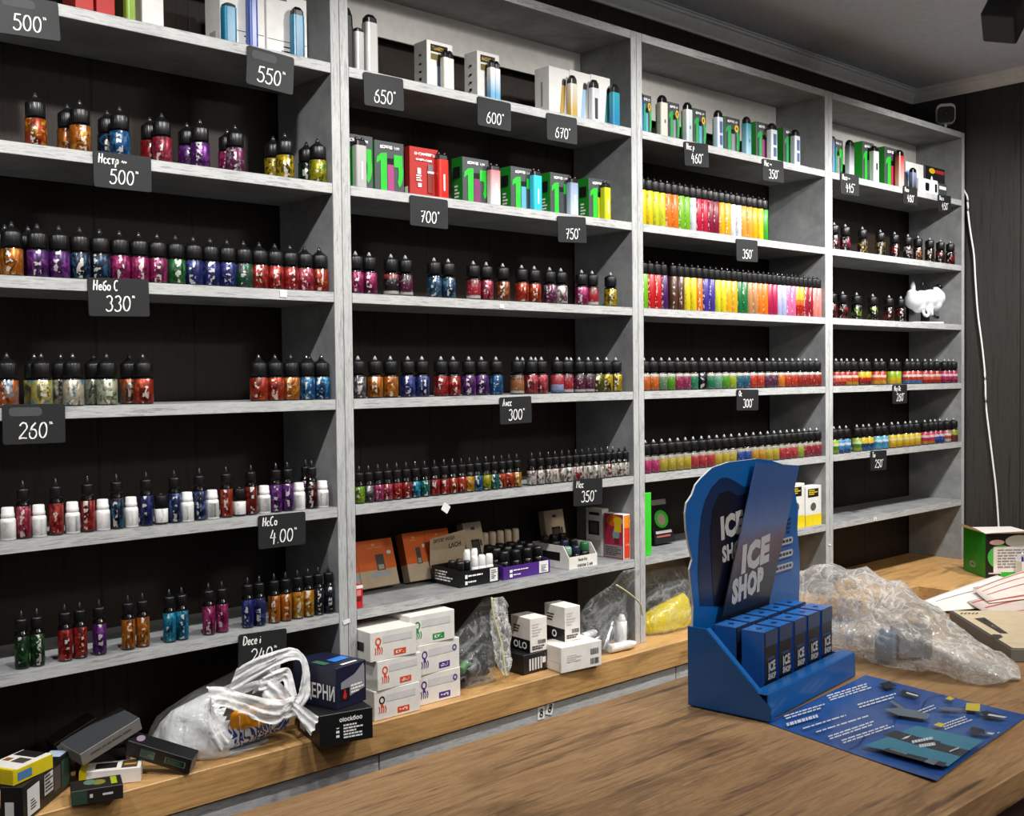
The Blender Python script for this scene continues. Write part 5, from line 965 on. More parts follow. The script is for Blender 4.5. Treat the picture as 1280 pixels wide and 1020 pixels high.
addpart(bag, strap([(bz(470, 260, .0), wv(.010, .0, .022)), (bz(600, 190, -.02), wv(.006, 0, .020)), (bz(720, 135, -.03), wv(.003, 0, .014)), (bz(800, 118, -.035), wv(.002, .008, .010)), (bz(850, 160, -.04), wv(.010, .008, .004)), (bz(860, 260, -.045), wv(.013, .004, 0)), (bz(842, 350, -.05), wv(.014, 0, -.004)), (bz(790, 410, -.056), wv(.008, 0, -.014)), (bz(720, 435, -.06), wv(.004, 0, -.012))], 1, seed=7), 'handle', M_STRAP)
addpart(bag, strap([(bz(690, 215, -.02), wv(.010, 0, .020)), (bz(660, 290, -.035), wv(.012, 0, .022)), (bz(720, 350, -.05), wv(.010, 0, .020)), (bz(800, 400, -.06), wv(.004, 0, .010)), (bz(855, 450, -.095), wv(.007, 0, .013)), (bz(915, 505, -.128), wv(.010, .002, .015))], 1, seed=11), 'gathered_end', M_STRAP)
addpart(bag, strap([(bz(620, 280, -.03), wv(.006, 0, .012)), (bz(700, 250, -.035), wv(.006, 0, .016)), (bz(760, 230, -.035), wv(.008, 0, .010)), (bz(780, 320, -.05), wv(.012, 0, .0)), (bz(800, 390, -.058), wv(.010, 0, .0))], 1, seed=13), 'gathered_fold', M_STRAP)
def packet(label, c, u, v, n, mats, key):                          # pillow pack: inflated rectangle
    m = MB(); c, u, v, n = Vector(c), Vector(u), Vector(v), Vector(n); N = 16; vs = []
    for side in (1, -1):
        for i in range(N+1):
            for j in range(N+1):
                a, b2 = i/N*2-1, j/N*2-1; h = (max(0, 1-a**4)*max(0, 1-b2**4))**.6
                p = c+u*a+v*b2+n*(side*h)*(1+.12*mnoise.noise(Vector((a*3, b2*3, side))))
                p.z = max(p.z, ZB+.004); vs.append(p)
    M1 = (N+1)**2; fs = [(i*(N+1)+j+o, i*(N+1)+j+1+o, (i+1)*(N+1)+j+1+o, (i+1)*(N+1)+j+o) for o in (0, M1) for i in range(N) for j in range(N)]
    m.add(vs, fs, 0, True); return world_thing('snack_packet', label, 'packet', m, 'pouch', mats, c, 'packets in the carrier bag')
def pack_mat(name, stops, sc, seed):
    m, t, b = nt(name); v = coords(t, (1, 1, 1)); vo = node(t, 'ShaderNodeTexVoronoi', feature='F1', distance='MANHATTAN'); vo.inputs['Scale'].default_value = sc; t.links.new(v, vo.inputs['Vector'])
    n = noise(t, v, sc*.6, 2, .4, .6); t.links.new(ramp(t, mixc(t, .4, vo.outputs['Distance'], n), stops, 'CONSTANT'), b.inputs['Base Color'])
    b.inputs['Roughness'].default_value = .3; return m
def blue_pack():
    m, t, b = nt('orange_blue_pack'); tc = node(t, 'ShaderNodeTexCoord'); sp = node(t, 'ShaderNodeSeparateXYZ'); t.links.new(tc.outputs['Object'], sp.inputs[0])
    v = coords(t); n = noise(t, coords(t, (1, 1, .35), rot=(0, .5, 0)), 42, 2, .4, 1.0)
    h = node(t, 'ShaderNodeMath', operation='MULTIPLY_ADD', i_1=14.0, i_2=.56); t.links.new(sp.outputs[2], h.inputs[0])
    low = ramp(t, n, [(0, lin('e8e8ea')), (.36, lin('1c4c9c')), (.44, lin('eceef0')), (.485, lin('1a479a')), (.58, lin('f0f0f0')), (.64, lin('2456a8'))], 'CONSTANT')
    up = ramp(t, n, [(0, lin('d88c1c')), (.40, lin('e8a028')), (.44, lin('f4f0e8')), (.46, lin('d08418')), (.60, lin('e09a24'))], 'CONSTANT')
    t.links.new(mixc(t, ramp(t, h.outputs[0], [(.5, (0, 0, 0, 1)), (.56, (1, 1, 1, 1))]), low, up), b.inputs['Base Color']); b.inputs['Roughness'].default_value = .25; return m
c1 = bz(660, 570, -.045); packet('blue, white and orange snack packet showing through the carrier bag', (-.188, -.007, ZB+.046), (.062, -.004, .008), (.002, -.010, .040), (.004, -.026, .005), blue_pack(), 1)
c2 = bz(510, 475, -.03); packet('brown packet with angular pattern in the carrier bag opening', (-.224, .032, ZB+.082), (.034, 0, -.004), (0, .004, .016), (.0, -.028, .004), pack_mat('brown_meander_pack', [(0, lin('3c3424')), (.25, lin('8c7c58')), (.42, lin('544828')), (.55, lin('9c8c68'))], 75, 2), 2)
# zip bag with dark devices
zz = lambda x, y, Y: ony(370+x/4.571, 740+y/4.571, Y)
sec = [((.372, .036, ZB), (.064, 0, 0), (0, .044, 0)), ((.372, .038, ZB+.04), (.068, 0, 0), (0, .048, 0)), ((.380, .040, ZB+.085), (.066, 0, .004), (0, .036, 0)), ((.392, .040, ZB+.125), (.056, 0, .01), (0, .022, 0)), ((.412, .040, ZB+.16), (.040, 0, .014), (0, .010, 0)), ((.425, .040, ZB+.183), (.012, 0, .004), (0, .004, 0))]
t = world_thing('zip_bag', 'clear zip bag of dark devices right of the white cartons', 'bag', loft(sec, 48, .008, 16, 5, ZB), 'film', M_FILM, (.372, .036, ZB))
flap = strap([(zz(1150, 30, .0), wv(.022, .006, -.002)), (zz(1160, 150, -.005), wv(.034, .006, 0)), (zz(1180, 300, -.012), wv(.034, .004, 0)), (zz(1190, 400, -.022), wv(.026, .004, 0)), (zz(1205, 480, -.03), wv(.008, .002, 0))], 1, seed=3)
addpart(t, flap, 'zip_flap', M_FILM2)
M_ZIP = plain('zip_strip', 'c9c69a', .35)
addpart(t, MB().tube(smooth_path([zz(1118, 30, -.006), zz(1128, 130, -.012), zz(1170, 280, -.02), zz(1190, 400, -.028), zz(1200, 485, -.034)]), .0022, 6), 'zip_strip', M_ZIP)
def stick(label, c, d, l, r, mat, group, cap=None, zb=None):
    t = thing('vape_stick', label, 'vape device', c, 0, group); d = Vector(d).normalized(); q = d.to_track_quat('Z', 'Y'); t.rotation_euler = q.to_euler()
    MB().lathe([(r*.9, -l/2), (r, -l/2+.002), (r, l*.28), (r*.9, l*.29)], 12).build('body', mat, t)
    MB().lathe([(r*.8, l*.295), (r*.85, l*.31), (r*.6, l*.44), (r*.4, l*.5)], 12).build('mouthpiece', cap or M_BLACK, t)
G3 = plain('green_device', '3c7c3c', .4); r8 = random.Random(8)
for k, (x, y, h, dx, dy, dz, mt, nm) in enumerate([(.352, .022, .017, 1, .3, 0, M_BLACK, 'black stick at the bottom front'), (.388, .040, .017, .9, -.3, 0, M_BLACK, 'black stick at the bottom'), (.360, .045, .034, 1, -.2, .2, M_BLACK, 'black stick lying across'), (.360, .030, .046, .8, .2, .25, G3, 'green stick near the top'), (.385, .036, .050, .6, .3, -.3, BLKC, 'dark stick on top'), (.404, .030, .040, .2, .2, .9, BLKC, 'dark stick standing at the right'), (.362, .036, .020, 1, -.1, .1, M_BLACK, 'black stick second from the bottom'), (.376, .020, .040, .9, .1, .3, M_BLACK, 'black stick at the front, tilted')]):
    stick('%s inside the clear zip bag' % nm, (x, y, ZB+h), (dx, dy, dz), (.078, .072, .078, .066, .066, .055, .078, .066)[k], .0125, mt, 'devices in the zip bag')
# clear bag of silver tubes
yy = lambda x, y, Y: ony(560+x/4.129, 730+y/4.129, Y)
sec = [((.800, .022, ZB), (.074, 0, 0), (0, .044, 0)), ((.802, .026, ZB+.04), (.080, 0, 0), (0, .050, 0)), ((.806, .030, ZB+.09), (.078, 0, 0), (0, .042, 0)), ((.818, .018, ZB+.135), (.064, 0, .004), (0, .026, 0)), ((.842, -.012, ZB+.172), (.046, 0, .004), (0, .012, 0)), ((.850, -.034, ZB+.205), (.034, 0, 0), (0, .006, 0))]
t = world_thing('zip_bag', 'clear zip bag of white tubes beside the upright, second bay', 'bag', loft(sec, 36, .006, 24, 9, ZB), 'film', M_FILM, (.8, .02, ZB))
addpart(t, MB().tube(smooth_path([yy(868, 5, -.036), yy(930, 45, -.036), yy(990, 100, -.03), yy(1002, 160, -.022)]), .0022, 6), 'zip_strip', M_ZIP)
TUBEW = plain('white_tube', 'dfe0e0', .2, coat=.5)
for k, (x, y, h, dx, dy, dz, l, rr, mt, nm) in enumerate([(.842, -.004, .050, .05, 0, 1, .075, .014, TUBEW, 'white tube with black print standing'), (.800, .002, .040, .5, .1, .8, .08, .010, M_SILVER, 'silver tube leaning'), (.785, .022, .034, 1, .1, .3, .08, .010, M_SILVER, 'silver tube lying across'), (.830, -.018, .012, 1, -.1, 0, .09, .0115, TUBEW, 'white tube lying at the front'), (.745, .015, .050, .9, 0, .1, .05, .010, TUBEW, 'white tube at the left')]):
    stick('%s inside the clear bag by the upright' % nm, (x, y, ZB+h), (dx, dy, dz), l, rr, mt, 'tubes in the clear bag', M_WHITE if mt is TUBEW else M_SILVER)
# yellow pouch in a clear bag, third bay
sec = [((1.090, .060, ZB), (.115, 0, 0), (0, .050, 0)), ((1.088, .062, ZB+.03), (.122, 0, 0), (0, .054, 0)), ((1.090, .064, ZB+.09), (.116, 0, 0), (0, .050, 0)), ((1.095, .070, ZB+.14), (.104, 0, 0), (0, .036, 0)), ((1.100, .076, ZB+.185), (.09, 0, 0), (0, .012, 0))]
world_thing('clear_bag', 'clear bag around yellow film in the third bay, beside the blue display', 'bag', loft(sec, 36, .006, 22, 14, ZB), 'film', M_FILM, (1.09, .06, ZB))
M_YF = film('yellow_film', 'd8c010', .10, .16, 22, .1, .1, .8)
sec = [((1.090, .058, ZB+.001), (.100, 0, 0), (0, .038, 0)), ((1.092, .060, ZB+.03), (.104, 0, 0), (0, .040, 0)), ((1.100, .062, ZB+.060), (.088, 0, .012), (0, .030, 0)), ((1.12, .064, ZB+.078), (.05, 0, .012), (0, .014, 0))]
world_thing('yellow_pouch', 'crumpled bright yellow film pouch inside the clear bag', 'pouch', loft(sec, 30, .006, 26, 21, ZB+.001), 'pouch', M_YF, (1.09, .058, ZB))
# ------------------------------------------------------------------ the blue display on the sales counter
ZD = ZM+.0026
BLU = plain('display_blue', '0b5aa2', .34, spec=.5, coat=.25); NAV = plain('display_navy', '08264f', .32, coat=.25); BLUL = plain('display_light_blue', '1a62ac', .34, coat=.2)
dang = math.atan2(-.931+.969, .382-.089)
disp = thing('counter_display', 'blue cardboard counter display stand with ICE SHOP lettering', 'display stand', (.086, -.963, ZD), dang)
DW, DD, DH = .305, .130, .345; e = .0022
pf = [(0, 0), (DW, 0), (DW, .037), (.006, .037), (0, .035)]
m = MB(); m.box(.002, DW, .0, e, 0, .038); m.box(0, DW, e, .024, .0385-e, .0385); m.box(.002, DW-.002, .024-e, .024, e, .036)
m.box(DW-e, DW, e, DD, 0, .034); m.box(0, DW, 0, DD, 0, e*.8); m.build('tray', BLU, disp, .0006)
q = [(-.004, 0), (DD, 0), (DD, .118), (.100, .118), (-.004, .020)]
m = MB(); vs = [(0, a, b) for a, b in q]+[(.004, a, b) for a, b in q]; m.add(vs, [list(range(5)), list(range(5, 10))]+[(i, (i+1) % 5, (i+1) % 5+5, i+5) for i in range(5)])
m2 = [(0, -.004, .020), (0, .100, .118), (.014, .100, .118), (.014, -.004, .020)]; m.add(m2, [(0, 1, 2, 3)]); m.add([(.014, -.004, .0), (.014, -.004, .020), (.0, -.004, .020), (0, -.004, 0)], [(0, 1, 2, 3)])
m.build('side_panel', BLU, disp)
def dxy(px, py, yl):                                              # photo point -> x, z on the display's own plane y = yl
    Mi = disp.matrix_basis.inverted(); o_ = Mi@CAM_LOC; d_ = Mi.to_3x3()@ray(px, py); q_ = o_+d_*((yl-o_.y)/d_.y); return (q_.x, q_.z)
dz = lambda x, y, yl: dxy(840+x/2.833, 560+y/2.833, yl)
edge = [(.003, 0)]+[dz(x, y, DD-.003) for x, y in ((76, 560), (68, 490), (62, 430), (72, 395), (60, 345), (50, 290), (47, 230), (52, 195), (72, 165), (84, 130), (104, 106), (142, 70), (200, 50), (300, 38), (350, 44), (400, 60), (425, 110), (438, 165), (447, 225), (444, 290), (452, 380), (452, 470), (450, 530))]; edge += [(edge[-1][0], 0)]
MB().prism(edge, DD-.003, DD, 0, 1).build('back_board', [BLU, M_WHITE], disp)
berg = [dz(x, y, DD-.0036) for x, y in ((100, 560), (92, 440), (96, 330), (104, 240), (118, 185), (140, 140), (170, 108), (195, 104), (225, 118), (255, 138), (280, 132), (305, 105), (335, 95), (345, 560))]
MB().prism(berg, DD-.0036, DD-.0031).build('iceberg_print', NAV, disp)
berg2 = [dz(x, y, DD-.0041) for x, y in ((150, 560), (140, 420), (136, 300), (146, 210), (170, 160), (200, 150), (230, 170), (262, 160), (290, 140), (300, 560))]
MB().prism(berg2, DD-.0041, DD-.0037).build('dark_print', plain('display_black', '050d22', .3, coat=.2), disp)
M_SILV = plain('silver_lettering', 'b4b4b2', .4)
def put(s, x, z_, h, mat, Y, bold=.035, sx=1., rot=0, shear=0):
    me = text_mesh(s, h, mat, bold, sx, shear=shear); me.transform(Matrix.Translation((x, Y, z_))@Matrix.Rotation(rad(90), 4, 'X')@Matrix.Rotation(rad(rot), 4, 'Z')); return me
def put_px(s_, px, py, h, yl, bold, sx, rot, shear=0):             # lettering whose bottom centre sits at a photo point
    x_, z_ = dz(px, py, yl); return put(s_, x_, z_, h, M_SILV, yl, bold, sx, rot, shear)
link('lettering', put_px('ICE', 214, 314, .038, DD-.0046, .07, 1.0, 4), disp); link('lettering', put_px('SHOP', 222, 390, .027, DD-.0046, .05, .86, 5), disp)
px0_, px1_ = dz(340, 345, DD-.0036)[0], dz(428, 333, DD-.0036)[0]; pw_ = px1_-px0_
pm_ = MB(); fm_ = MB()
for k, yk in enumerate((333, 378, 423)):
    zk = dz(392, yk, DD-.0036)[1]; pm_.prism(rrect(px0_, px1_, zk-.0055, zk+.0055, .005), DD-.0037, DD-.0032)
    for j in range(7): fm_.box(px0_+pw_*(.06+.13*j), px0_+pw_*(.15+.13*j), DD-.0042, DD-.0038, zk-.0022, zk+.0026)
    fm_.box(px0_+.01, px1_-.004, DD-.0038, DD-.0034, zk-.0095, zk-.0082)
for j, yk in enumerate((255, 270, 285, 300)): zk = dz(405, yk, DD-.0036)[1]; fm_.box(px1_-.022, px1_-.006-.002*j, DD-.0038, DD-.0034, zk-.002, zk+.002)
pm_.build('pill_print', M_SILV, disp); fm_.build('fine_print', NAV, disp)
def card_mat():
    m, t, b = nt('header_card_print'); tc = node(t, 'ShaderNodeTexCoord'); sp = node(t, 'ShaderNodeSeparateXYZ'); t.links.new(tc.outputs['Object'], sp.inputs[0])
    n = noise(t, coords(t), 14, 3, .5, .6); s = node(t, 'ShaderNodeMath', operation='MULTIPLY_ADD', i_1=3.1, i_2=.0); t.links.new(sp.outputs[2], s.inputs[0])
    ad = node(t, 'ShaderNodeMath', operation='MULTIPLY_ADD', i_1=.16); t.links.new(n, ad.inputs[0]); t.links.new(s.outputs[0], ad.inputs[2])
    t.links.new(ramp(t, ad.outputs[0], [(.0, lin('07090f')), (.46, lin('141821')), (.62, lin('3c424e')), (.74, lin('6a5c64')), (.84, lin('5c6f98')), (1, lin('3a568a'))]), b.inputs['Base Color'])
    b.inputs['Roughness'].default_value = .28; return m
hc = thing('header_card', 'grey-blue ICE SHOP card leaning inside the blue display', 'card', tuple(disp.matrix_basis@Vector((0, .1165, .0035))), dang)
qd = [(x, z_-.0035) for x, z_ in (dz(300, 52, .1165), dz(452, 62, .1165))]
x0_, z0_ = dz(170, 640, .1165); x1_ = x0_+(qd[1][0]-qd[0][0])*.98
sl_ = (qd[0][0]-x0_)/(qd[0][1]-z0_+.0035); xb = max(.006, x0_-sl_*(z0_-.0035)); zb_ = 0
MB().prism([(xb+.0, 0), (xb+(x1_-x0_), 0), qd[1], qd[0], (x0_, z0_)], 0, .002).build('card', card_mat(), hc)
def hput(s_, px, py, h, bold, sx, rot, shear):
    x_, z_ = dz(px, py, .116); return link('lettering', put(s_, x_, z_-.0035, h, M_SILV, -.0006, bold, sx, rot, shear), hc)
hput('ICE', 294, 426, .046, .07, 1.08, 5, .22); hput('SHOP', 268, 530, .040, .07, .80, 5, .22)
# ten small cartons in the tray, two rows of five
def blue_foil():
    m, t, b = nt('blue_foil_card'); b.inputs['Base Color'].default_value = lin('2c78d0'); b.inputs['Metallic'].default_value = .2; b.inputs['Roughness'].default_value = .22
    n = noise(t, coords(t, (1, 1, 1), 'Object', True), 30, 2); bump(t, b, n, .12, .002); return m
M_FOIL = blue_foil(); M_BOXB = plain('ice_box_black', '0b0d14', .34, coat=.2); M_LINE = plain('foil_line', '3c70c0', .4)
for row_ in range(2):
    for k in range(5):
        x = .049+k*.0485; y = .0465 if row_ == 0 else .0905; h = .112 if row_ == 0 else .114
        lx = disp.matrix_basis@Vector((x+.016-(.004 if row_ else 0), y, .0024))
        lab = ('%s ICE SHOP carton from the left in the front row of the blue display' if row_ == 0 else '%s carton from the left in the back row of the blue display') % NUM[k+1]
        carton('vape_carton', lab, 'box', lx, (.0405, .0380, h), dang+rad((1.5, -1, 1, -.5, 1)[k]), [M_BOXB, M_FOIL, M_FOIL, M_FOIL, M_FOIL, M_FOIL],
               [('left', -.36+.16*j, -.33+.16*j, .06+.03*j, .50+.10*j, M_LINE) for j in range(5)]+[('front', -.35, .30, .30, .306, M_LINE), ('front', -.3, .3, .62, .626, M_LINE), ('front', -.35, .2, .64, .646, M_LINE), ('front', .0, .3, .05, .07, M_SILV), ('top', -.12, .12, -.12, .12, NAV, 'e')]+([('front', -.5, .5, .80, 1, plain('grey_blue_print', '2c3c5c', .3))]),
               [('front', 'ICE', .02, .46, .135, M_SILV, .05, .78, .05), ('front', 'SHOP', .02, .355, .085, M_SILV, .05, .80, -.06)] if row_ == 0 else [('front', 'ICE', .02, .46, .135, M_SILV, .05, .78)], group='small cartons in the blue display')
# ------------------------------------------------------------------ the leaflet under the display
A_, D_, E_, B_ = [Vector(v) for v in ((.085, -.962, 0), (.408, -.932, 0), (.376, -1.205, 0), (.040, -1.236, 0))]
def leaf_z(u, v): return .0009+.010*max(0, v-.55)**2*(1-abs(u-.35))*2.2
def leaf_p(u, v, up=0): p = (A_*(1-u)+D_*u)*(1-v)+(B_*(1-u)+E_*u)*v; return Vector((p.x, p.y, ZM+leaf_z(u, v)+up))
M_LEAF = grain('leaflet_blue', [(.3, lin('1c3f80')), (.55, lin('2f599e')), (.75, lin('254d8e'))], (1, 1, 1), 6, .22, 0, False, .01)
N = 20; m = MB(); vs = [leaf_p(i/N, j/N) for j in range(N+1) for i in range(N+1)]; m.add(vs, [(j*(N+1)+i, j*(N+1)+i+1, (j+1)*(N+1)+i+1, (j+1)*(N+1)+i) for j in range(N) for i in range(N)], 0, True)
lf = world_thing('leaflet', 'folded-out blue printed leaflet lying half under the display', 'leaflet', m, 'sheet', M_LEAF, (.22, -1.08, ZM+.0009))
def luv(px, py):
    P = onz(px, py, ZM+.002); u = v = .5
    for _ in range(12):
        p = leaf_p(u, v); d = Vector((P.x-p.x, P.y-p.y)); e1 = leaf_p(u+.01, v)-leaf_p(u-.01, v); e2 = leaf_p(u, v+.01)-leaf_p(u, v-.01)
        det = e1.x*e2.y-e1.y*e2.x; u += .02*(d.x*e2.y-d.y*e2.x)/det; v += .02*(e1.x*d.y-e1.y*d.x)/det
    return u, v
lz = lambda x, y: luv(980+x/3.0, 640+y/3.0)
lm = MB(); lmats = []; lcount = [0]
def lpoly(P, mat, raw=False):
    if mat not in lmats: lmats.append(mat)
    up = .0004+.00003*lcount[0]; lcount[0] += 1; Q = P if raw else [lz(*p) for p in P]
    Q = [(min(.995, max(.005, u)), min(.995, max(.005, v))) for u, v in Q]
    # subdivide between opposite edges so print follows the sheet
    if len(Q) == 4:
        K = 6; g_ = [[tuple((Q[0][k]*(1-a)+Q[1][k]*a)*(1-b)+(Q[3][k]*(1-a)+Q[2][k]*a)*b for k in (0, 1)) for a in [i/K for i in range(K+1)]] for b in [j/K for j in range(K+1)]]
        vs = [leaf_p(u, v, up) for r_ in g_ for u, v in r_]; lm.add(vs, [(j*(K+1)+i, j*(K+1)+i+1, (j+1)*(K+1)+i+1, (j+1)*(K+1)+i) for j in range(K) for i in range(K)], lmats.index(mat))
    else: lm.add([leaf_p(u, v, up) for u, v in Q], [list(range(len(Q)))], lmats.index(mat))
LT = plain('leaflet_teal', '2a7a98', .25); LW = plain('leaflet_white', 'c8d0dc', .3); LD = plain('leaflet_dark', '16202c', .25); LG = plain('leaflet_grey', '5a6a78', .3); LY = plain('leaflet_yellow', 'c8b83c', .35); LB2 = plain('leaflet_mid_blue', '2c5cb0', .25)
def ltext(x, y, dx, dy, n, w, lh=7, seed=1, mat=LW):                 # rows of print running up to the right
    r = random.Random(seed)
    for k in range(n):
        ox, oy = x+k*6, y+k*lh*1.15; s = 0
        L_ = r.uniform(.75, 1)
        while s < L_:
            l = min(r.uniform(.05, .14), L_-s); a = (ox+dx*s, oy+dy*s); b = (ox+dx*(s+l), oy+dy*(s+l)); lpoly([a, b, (b[0]+w*.4, b[1]+w), (a[0]+w*.4, a[1]+w)], mat); s += l+.02
ltext(160, 686, 190, -58, 3, 4.5, 7, 1); ltext(275, 720, 145, -42, 2, 5, 9, 2); ltext(485, 752, 95, -35, 2, 4, 9, 3); ltext(590, 800, 110, -38, 3, 4, 8, 4); ltext(800, 840, 90, -34, 3, 4, 9, 5)
ltext(0, 770, 160, -48, 2, 4.5, 8, 6); ltext(8, 800, 140, -40, 1, 11, 9, 7); ltext(70, 818, 200, -62, 1, 4.5, 8, 8); ltext(120, 832, 230, -72, 1, 4.5, 8, 9); ltext(165, 850, 190, -64, 2, 4.5, 8, 10); ltext(215, 866, 200, -66, 2, 4.5, 8, 11)
lpoly([(355, 655), (395, 645), (425, 662), (385, 674)], LD); lpoly([(432, 688), (450, 676), (515, 697), (496, 706)], LD); lpoly([(460, 686), (505, 699), (500, 703), (458, 691)], LW)
lpoly([(395, 722), (408, 718), (450, 745), (438, 750)], LG); lpoly([(375, 750), (440, 745), (550, 770), (535, 790), (430, 775)], LG); lpoly([(470, 762), (545, 772), (535, 784), (455, 776)], LT)
lpoly([(684, 728), (736, 732), (734, 762), (680, 756)], LY); lpoly([(560, 812), (580, 803), (606, 810), (590, 822)], LY); lpoly([(605, 712), (620, 702), (640, 712), (624, 718)], LY)
lpoly([(580, 748), (600, 742), (680, 752), (660, 758), (600, 756)], LG); lpoly([(730, 765), (760, 760), (842, 786), (820, 792), (760, 782)], LD); lpoly([(770, 772), (838, 786), (825, 790), (762, 778)], LW)
lpoly([(695, 835), (705, 822), (750, 835), (755, 852), (715, 850)], LD); lpoly([(752, 842), (840, 862), (825, 872), (755, 854)], LG); lpoly([(765, 848), (825, 862), (820, 868), (762, 854)], LW)
lpoly([(300, 890), (500, 815), (830, 905), (690, 985)], LT); lpoly([(370, 850), (420, 832), (740, 935), (700, 955)], LD); lpoly([(300, 885), (350, 880), (690, 985), (650, 990)], LT); lpoly([(365, 908), (390, 900), (610, 965), (600, 980)], LD)
lpoly([(470, 872), (498, 858), (590, 880), (560, 905)], LD); lpoly([(395, 905), (405, 902), (465, 922), (458, 928)], LG); lpoly([(440, 868), (455, 858), (478, 852), (462, 864)], LW); lpoly([(525, 958), (545, 944), (582, 955), (562, 972)], LG)
ltext(478, 874, 80, -14, 1, 10, 9, 20, LW); ltext(505, 890, 75, -8, 1, 12, 9, 21, LW); ltext(620, 920, 36, -12, 1, 5, 6, 22, LW)
addpart(lf, lm, 'print', lmats)
m = MB(); cr = [leaf_p(u/20, .50+.02*math.sin(u), .0018) for u in range(21)]; cr2 = [p+Vector((0, -.0012, 0)) for p in cr]; n = 21
m.add(cr+cr2, [(i, i+1, i+1+n, i+n) for i in range(n-1)]); addpart(lf, m, 'crease', plain('leaflet_crease', '0c2760', .4))
# ------------------------------------------------------------------ crumpled clear film on the counter
def sc_(x, y, hw, h): e_ = Vector((.90, .43, 0)).normalized(); return ((x, y, ZM+h*.46), e_*hw, (0, 0, h*.56))
sec = [sc_(.490, -.700, .04, .06), sc_(.510, -.735, .065, .125), sc_(.540, -.785, .090, .148), sc_(.558, -.845, .112, .140), sc_(.554, -.915, .126, .118), sc_(.546, -.985, .106, .084), sc_(.552, -1.045, .082, .050), sc_(.568, -1.085, .070, .028), sc_(.575, -1.110, .03, .012)]
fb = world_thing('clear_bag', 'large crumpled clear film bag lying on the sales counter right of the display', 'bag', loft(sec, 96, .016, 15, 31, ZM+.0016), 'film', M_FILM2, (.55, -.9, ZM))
PB = plain('pale_blue_grey_carton', '8c9cac', .4)
carton('device_box', 'pale blue-grey carton inside the crumpled clear film bag', 'box', (.512, -.912, ZM+.008), (.060, .03, .042), rad(20), [PB, PB, PB, PB, plain('steel_blue_card', '54708c', .4), PB])
carton('device_box', 'grey carton deeper inside the crumpled clear film bag', 'box', (.56, -.93, ZM+.006), (.06, .04, .05), rad(-35), [plain('soft_grey_carton', '9a9890', .45)]*6)
# ------------------------------------------------------------------ carton and papers at the right of the counter
ca, cb = Vector((.858, -.832)), Vector((.640, -1.046)); ed = (ca-cb).normalized(); nr = Vector((ed.y, -ed.x)); w = (ca-cb).length; c = cb+ed*w/2+nr*.112
mc_ = carton('flat_carton', 'flat grey carton with cream printed top on the counter, right of film bag', 'box', (c.x, c.y, ZM+.0006), (w, .18, .022), math.atan2(ed.y, ed.x), [GRY, GRY, GRY, GRY, plain('dark_grey_lid', '4c4c4e', .4), GRY],
    [('top', -.48, .49, -.46, .47, plain('cream_lid_print', 'd9c8a8', .55))])
def cprint(P, mat):                                              # print on the lid, given as photo pixels of the crop
    M = mc_.matrix_basis.inverted(); m_ = MB(); m_.add([M@onz(1080+x/6.375, 660+y/6.375, ZM+.0234) for x, y in P], [list(range(len(P)))]); m_.build('print', mat, mc_)
cprint([(880, 720), (960, 712), (1150, 840), (1085, 838)], PHOTO); cprint([(930, 735), (960, 730), (1090, 820), (1070, 824)], SMUDGE); cprint([(1008, 858), (1030, 845), (1090, 850), (1108, 868), (1080, 882), (1030, 880)], PHOTO)
for k in range(5): cprint([(770+k*30, 688), (790+k*30, 680), (788+k*30, 672), (768+k*30, 680)], PHOTO)
for k in range(4): cprint([(1150+k*26, 918), (1170+k*26, 914), (1170+k*26, 905), (1150+k*26, 909)], SMUDGE)
def paper(label, P, mat, sag, z0, prints=(), th=.0006, name='paper_sheet', cat='paper'):
    """a loose sheet; P four corners with heights, bent between them"""
    P = [Vector((x, y, ZM+z0+h)) for x, y, h in P]; N = 10; m = MB(); top = []
    for j in range(N+1):
        for i in range(N+1):
            u, v = i/N, j/N; p = (P[0]*(1-u)+P[1]*u)*(1-v)+(P[3]*(1-u)+P[2]*u)*v; p.z += sag*math.sin(math.pi*u)*math.sin(math.pi*v*.9+.2); top.append(p)
    f = [(j*(N+1)+i, j*(N+1)+i+1, (j+1)*(N+1)+i+1, (j+1)*(N+1)+i) for j in range(N) for i in range(N)]
    bot = [p-Vector((0, 0, th)) for p in top]; m.add(top, f, 0, True); m.add(bot, [q[::-1] for q in f], 0, True)
    rim = [i for i in range(N)]+[j*(N+1)+N for j in range(N)]+[N*(N+1)+N-i for i in range(N)]+[(N-j)*(N+1) for j in range(N)]
    k = len(rim); m.add([top[i] for i in rim]+[bot[i] for i in rim], [(i, (i+1) % k, (i+1) % k+k, i+k) for i in range(k)])
    t = world_thing(name, label, cat, m, 'sheet', mat, P[0])
    pm = []; mm = MB()
    for u0, u1, v0, v1, mt in prints:
        if mt not in pm: pm.append(mt)
        K = 5; vs = []
        for b in range(K+1):
            for a in range(K+1):
                u, v = u0+(u1-u0)*a/K, v0+(v1-v0)*b/K; p = (P[0]*(1-u)+P[1]*u)*(1-v)+(P[3]*(1-u)+P[2]*u)*v; p.z += sag*math.sin(math.pi*u)*math.sin(math.pi*v*.9+.2)+.0005; vs.append(p)
        mm.add(vs, [(b*(K+1)+a, b*(K+1)+a+1, (b+1)*(K+1)+a+1, (b+1)*(K+1)+a) for b in range(K) for a in range(K)], pm.index(mt))
    if prints: addpart(t, mm, 'print', pm)
    return t
PAPW = plain('paper_white', 'e6e2de', .7); REDP = plain('red_ink', 'b8564c', .6); GRI = plain('grey_ink', '8c8c94', .6)
paper('white sheet with curled edge at the back of the sales counter', [(.97, -.738, .008), (1.34, -.738, .016), (1.20, -.955, .006), (.92, -.800, .004)], PAPW, .006, .002, [(.55, .62, .18, .24, GRI), (.1, .5, .3, .33, GRI)])
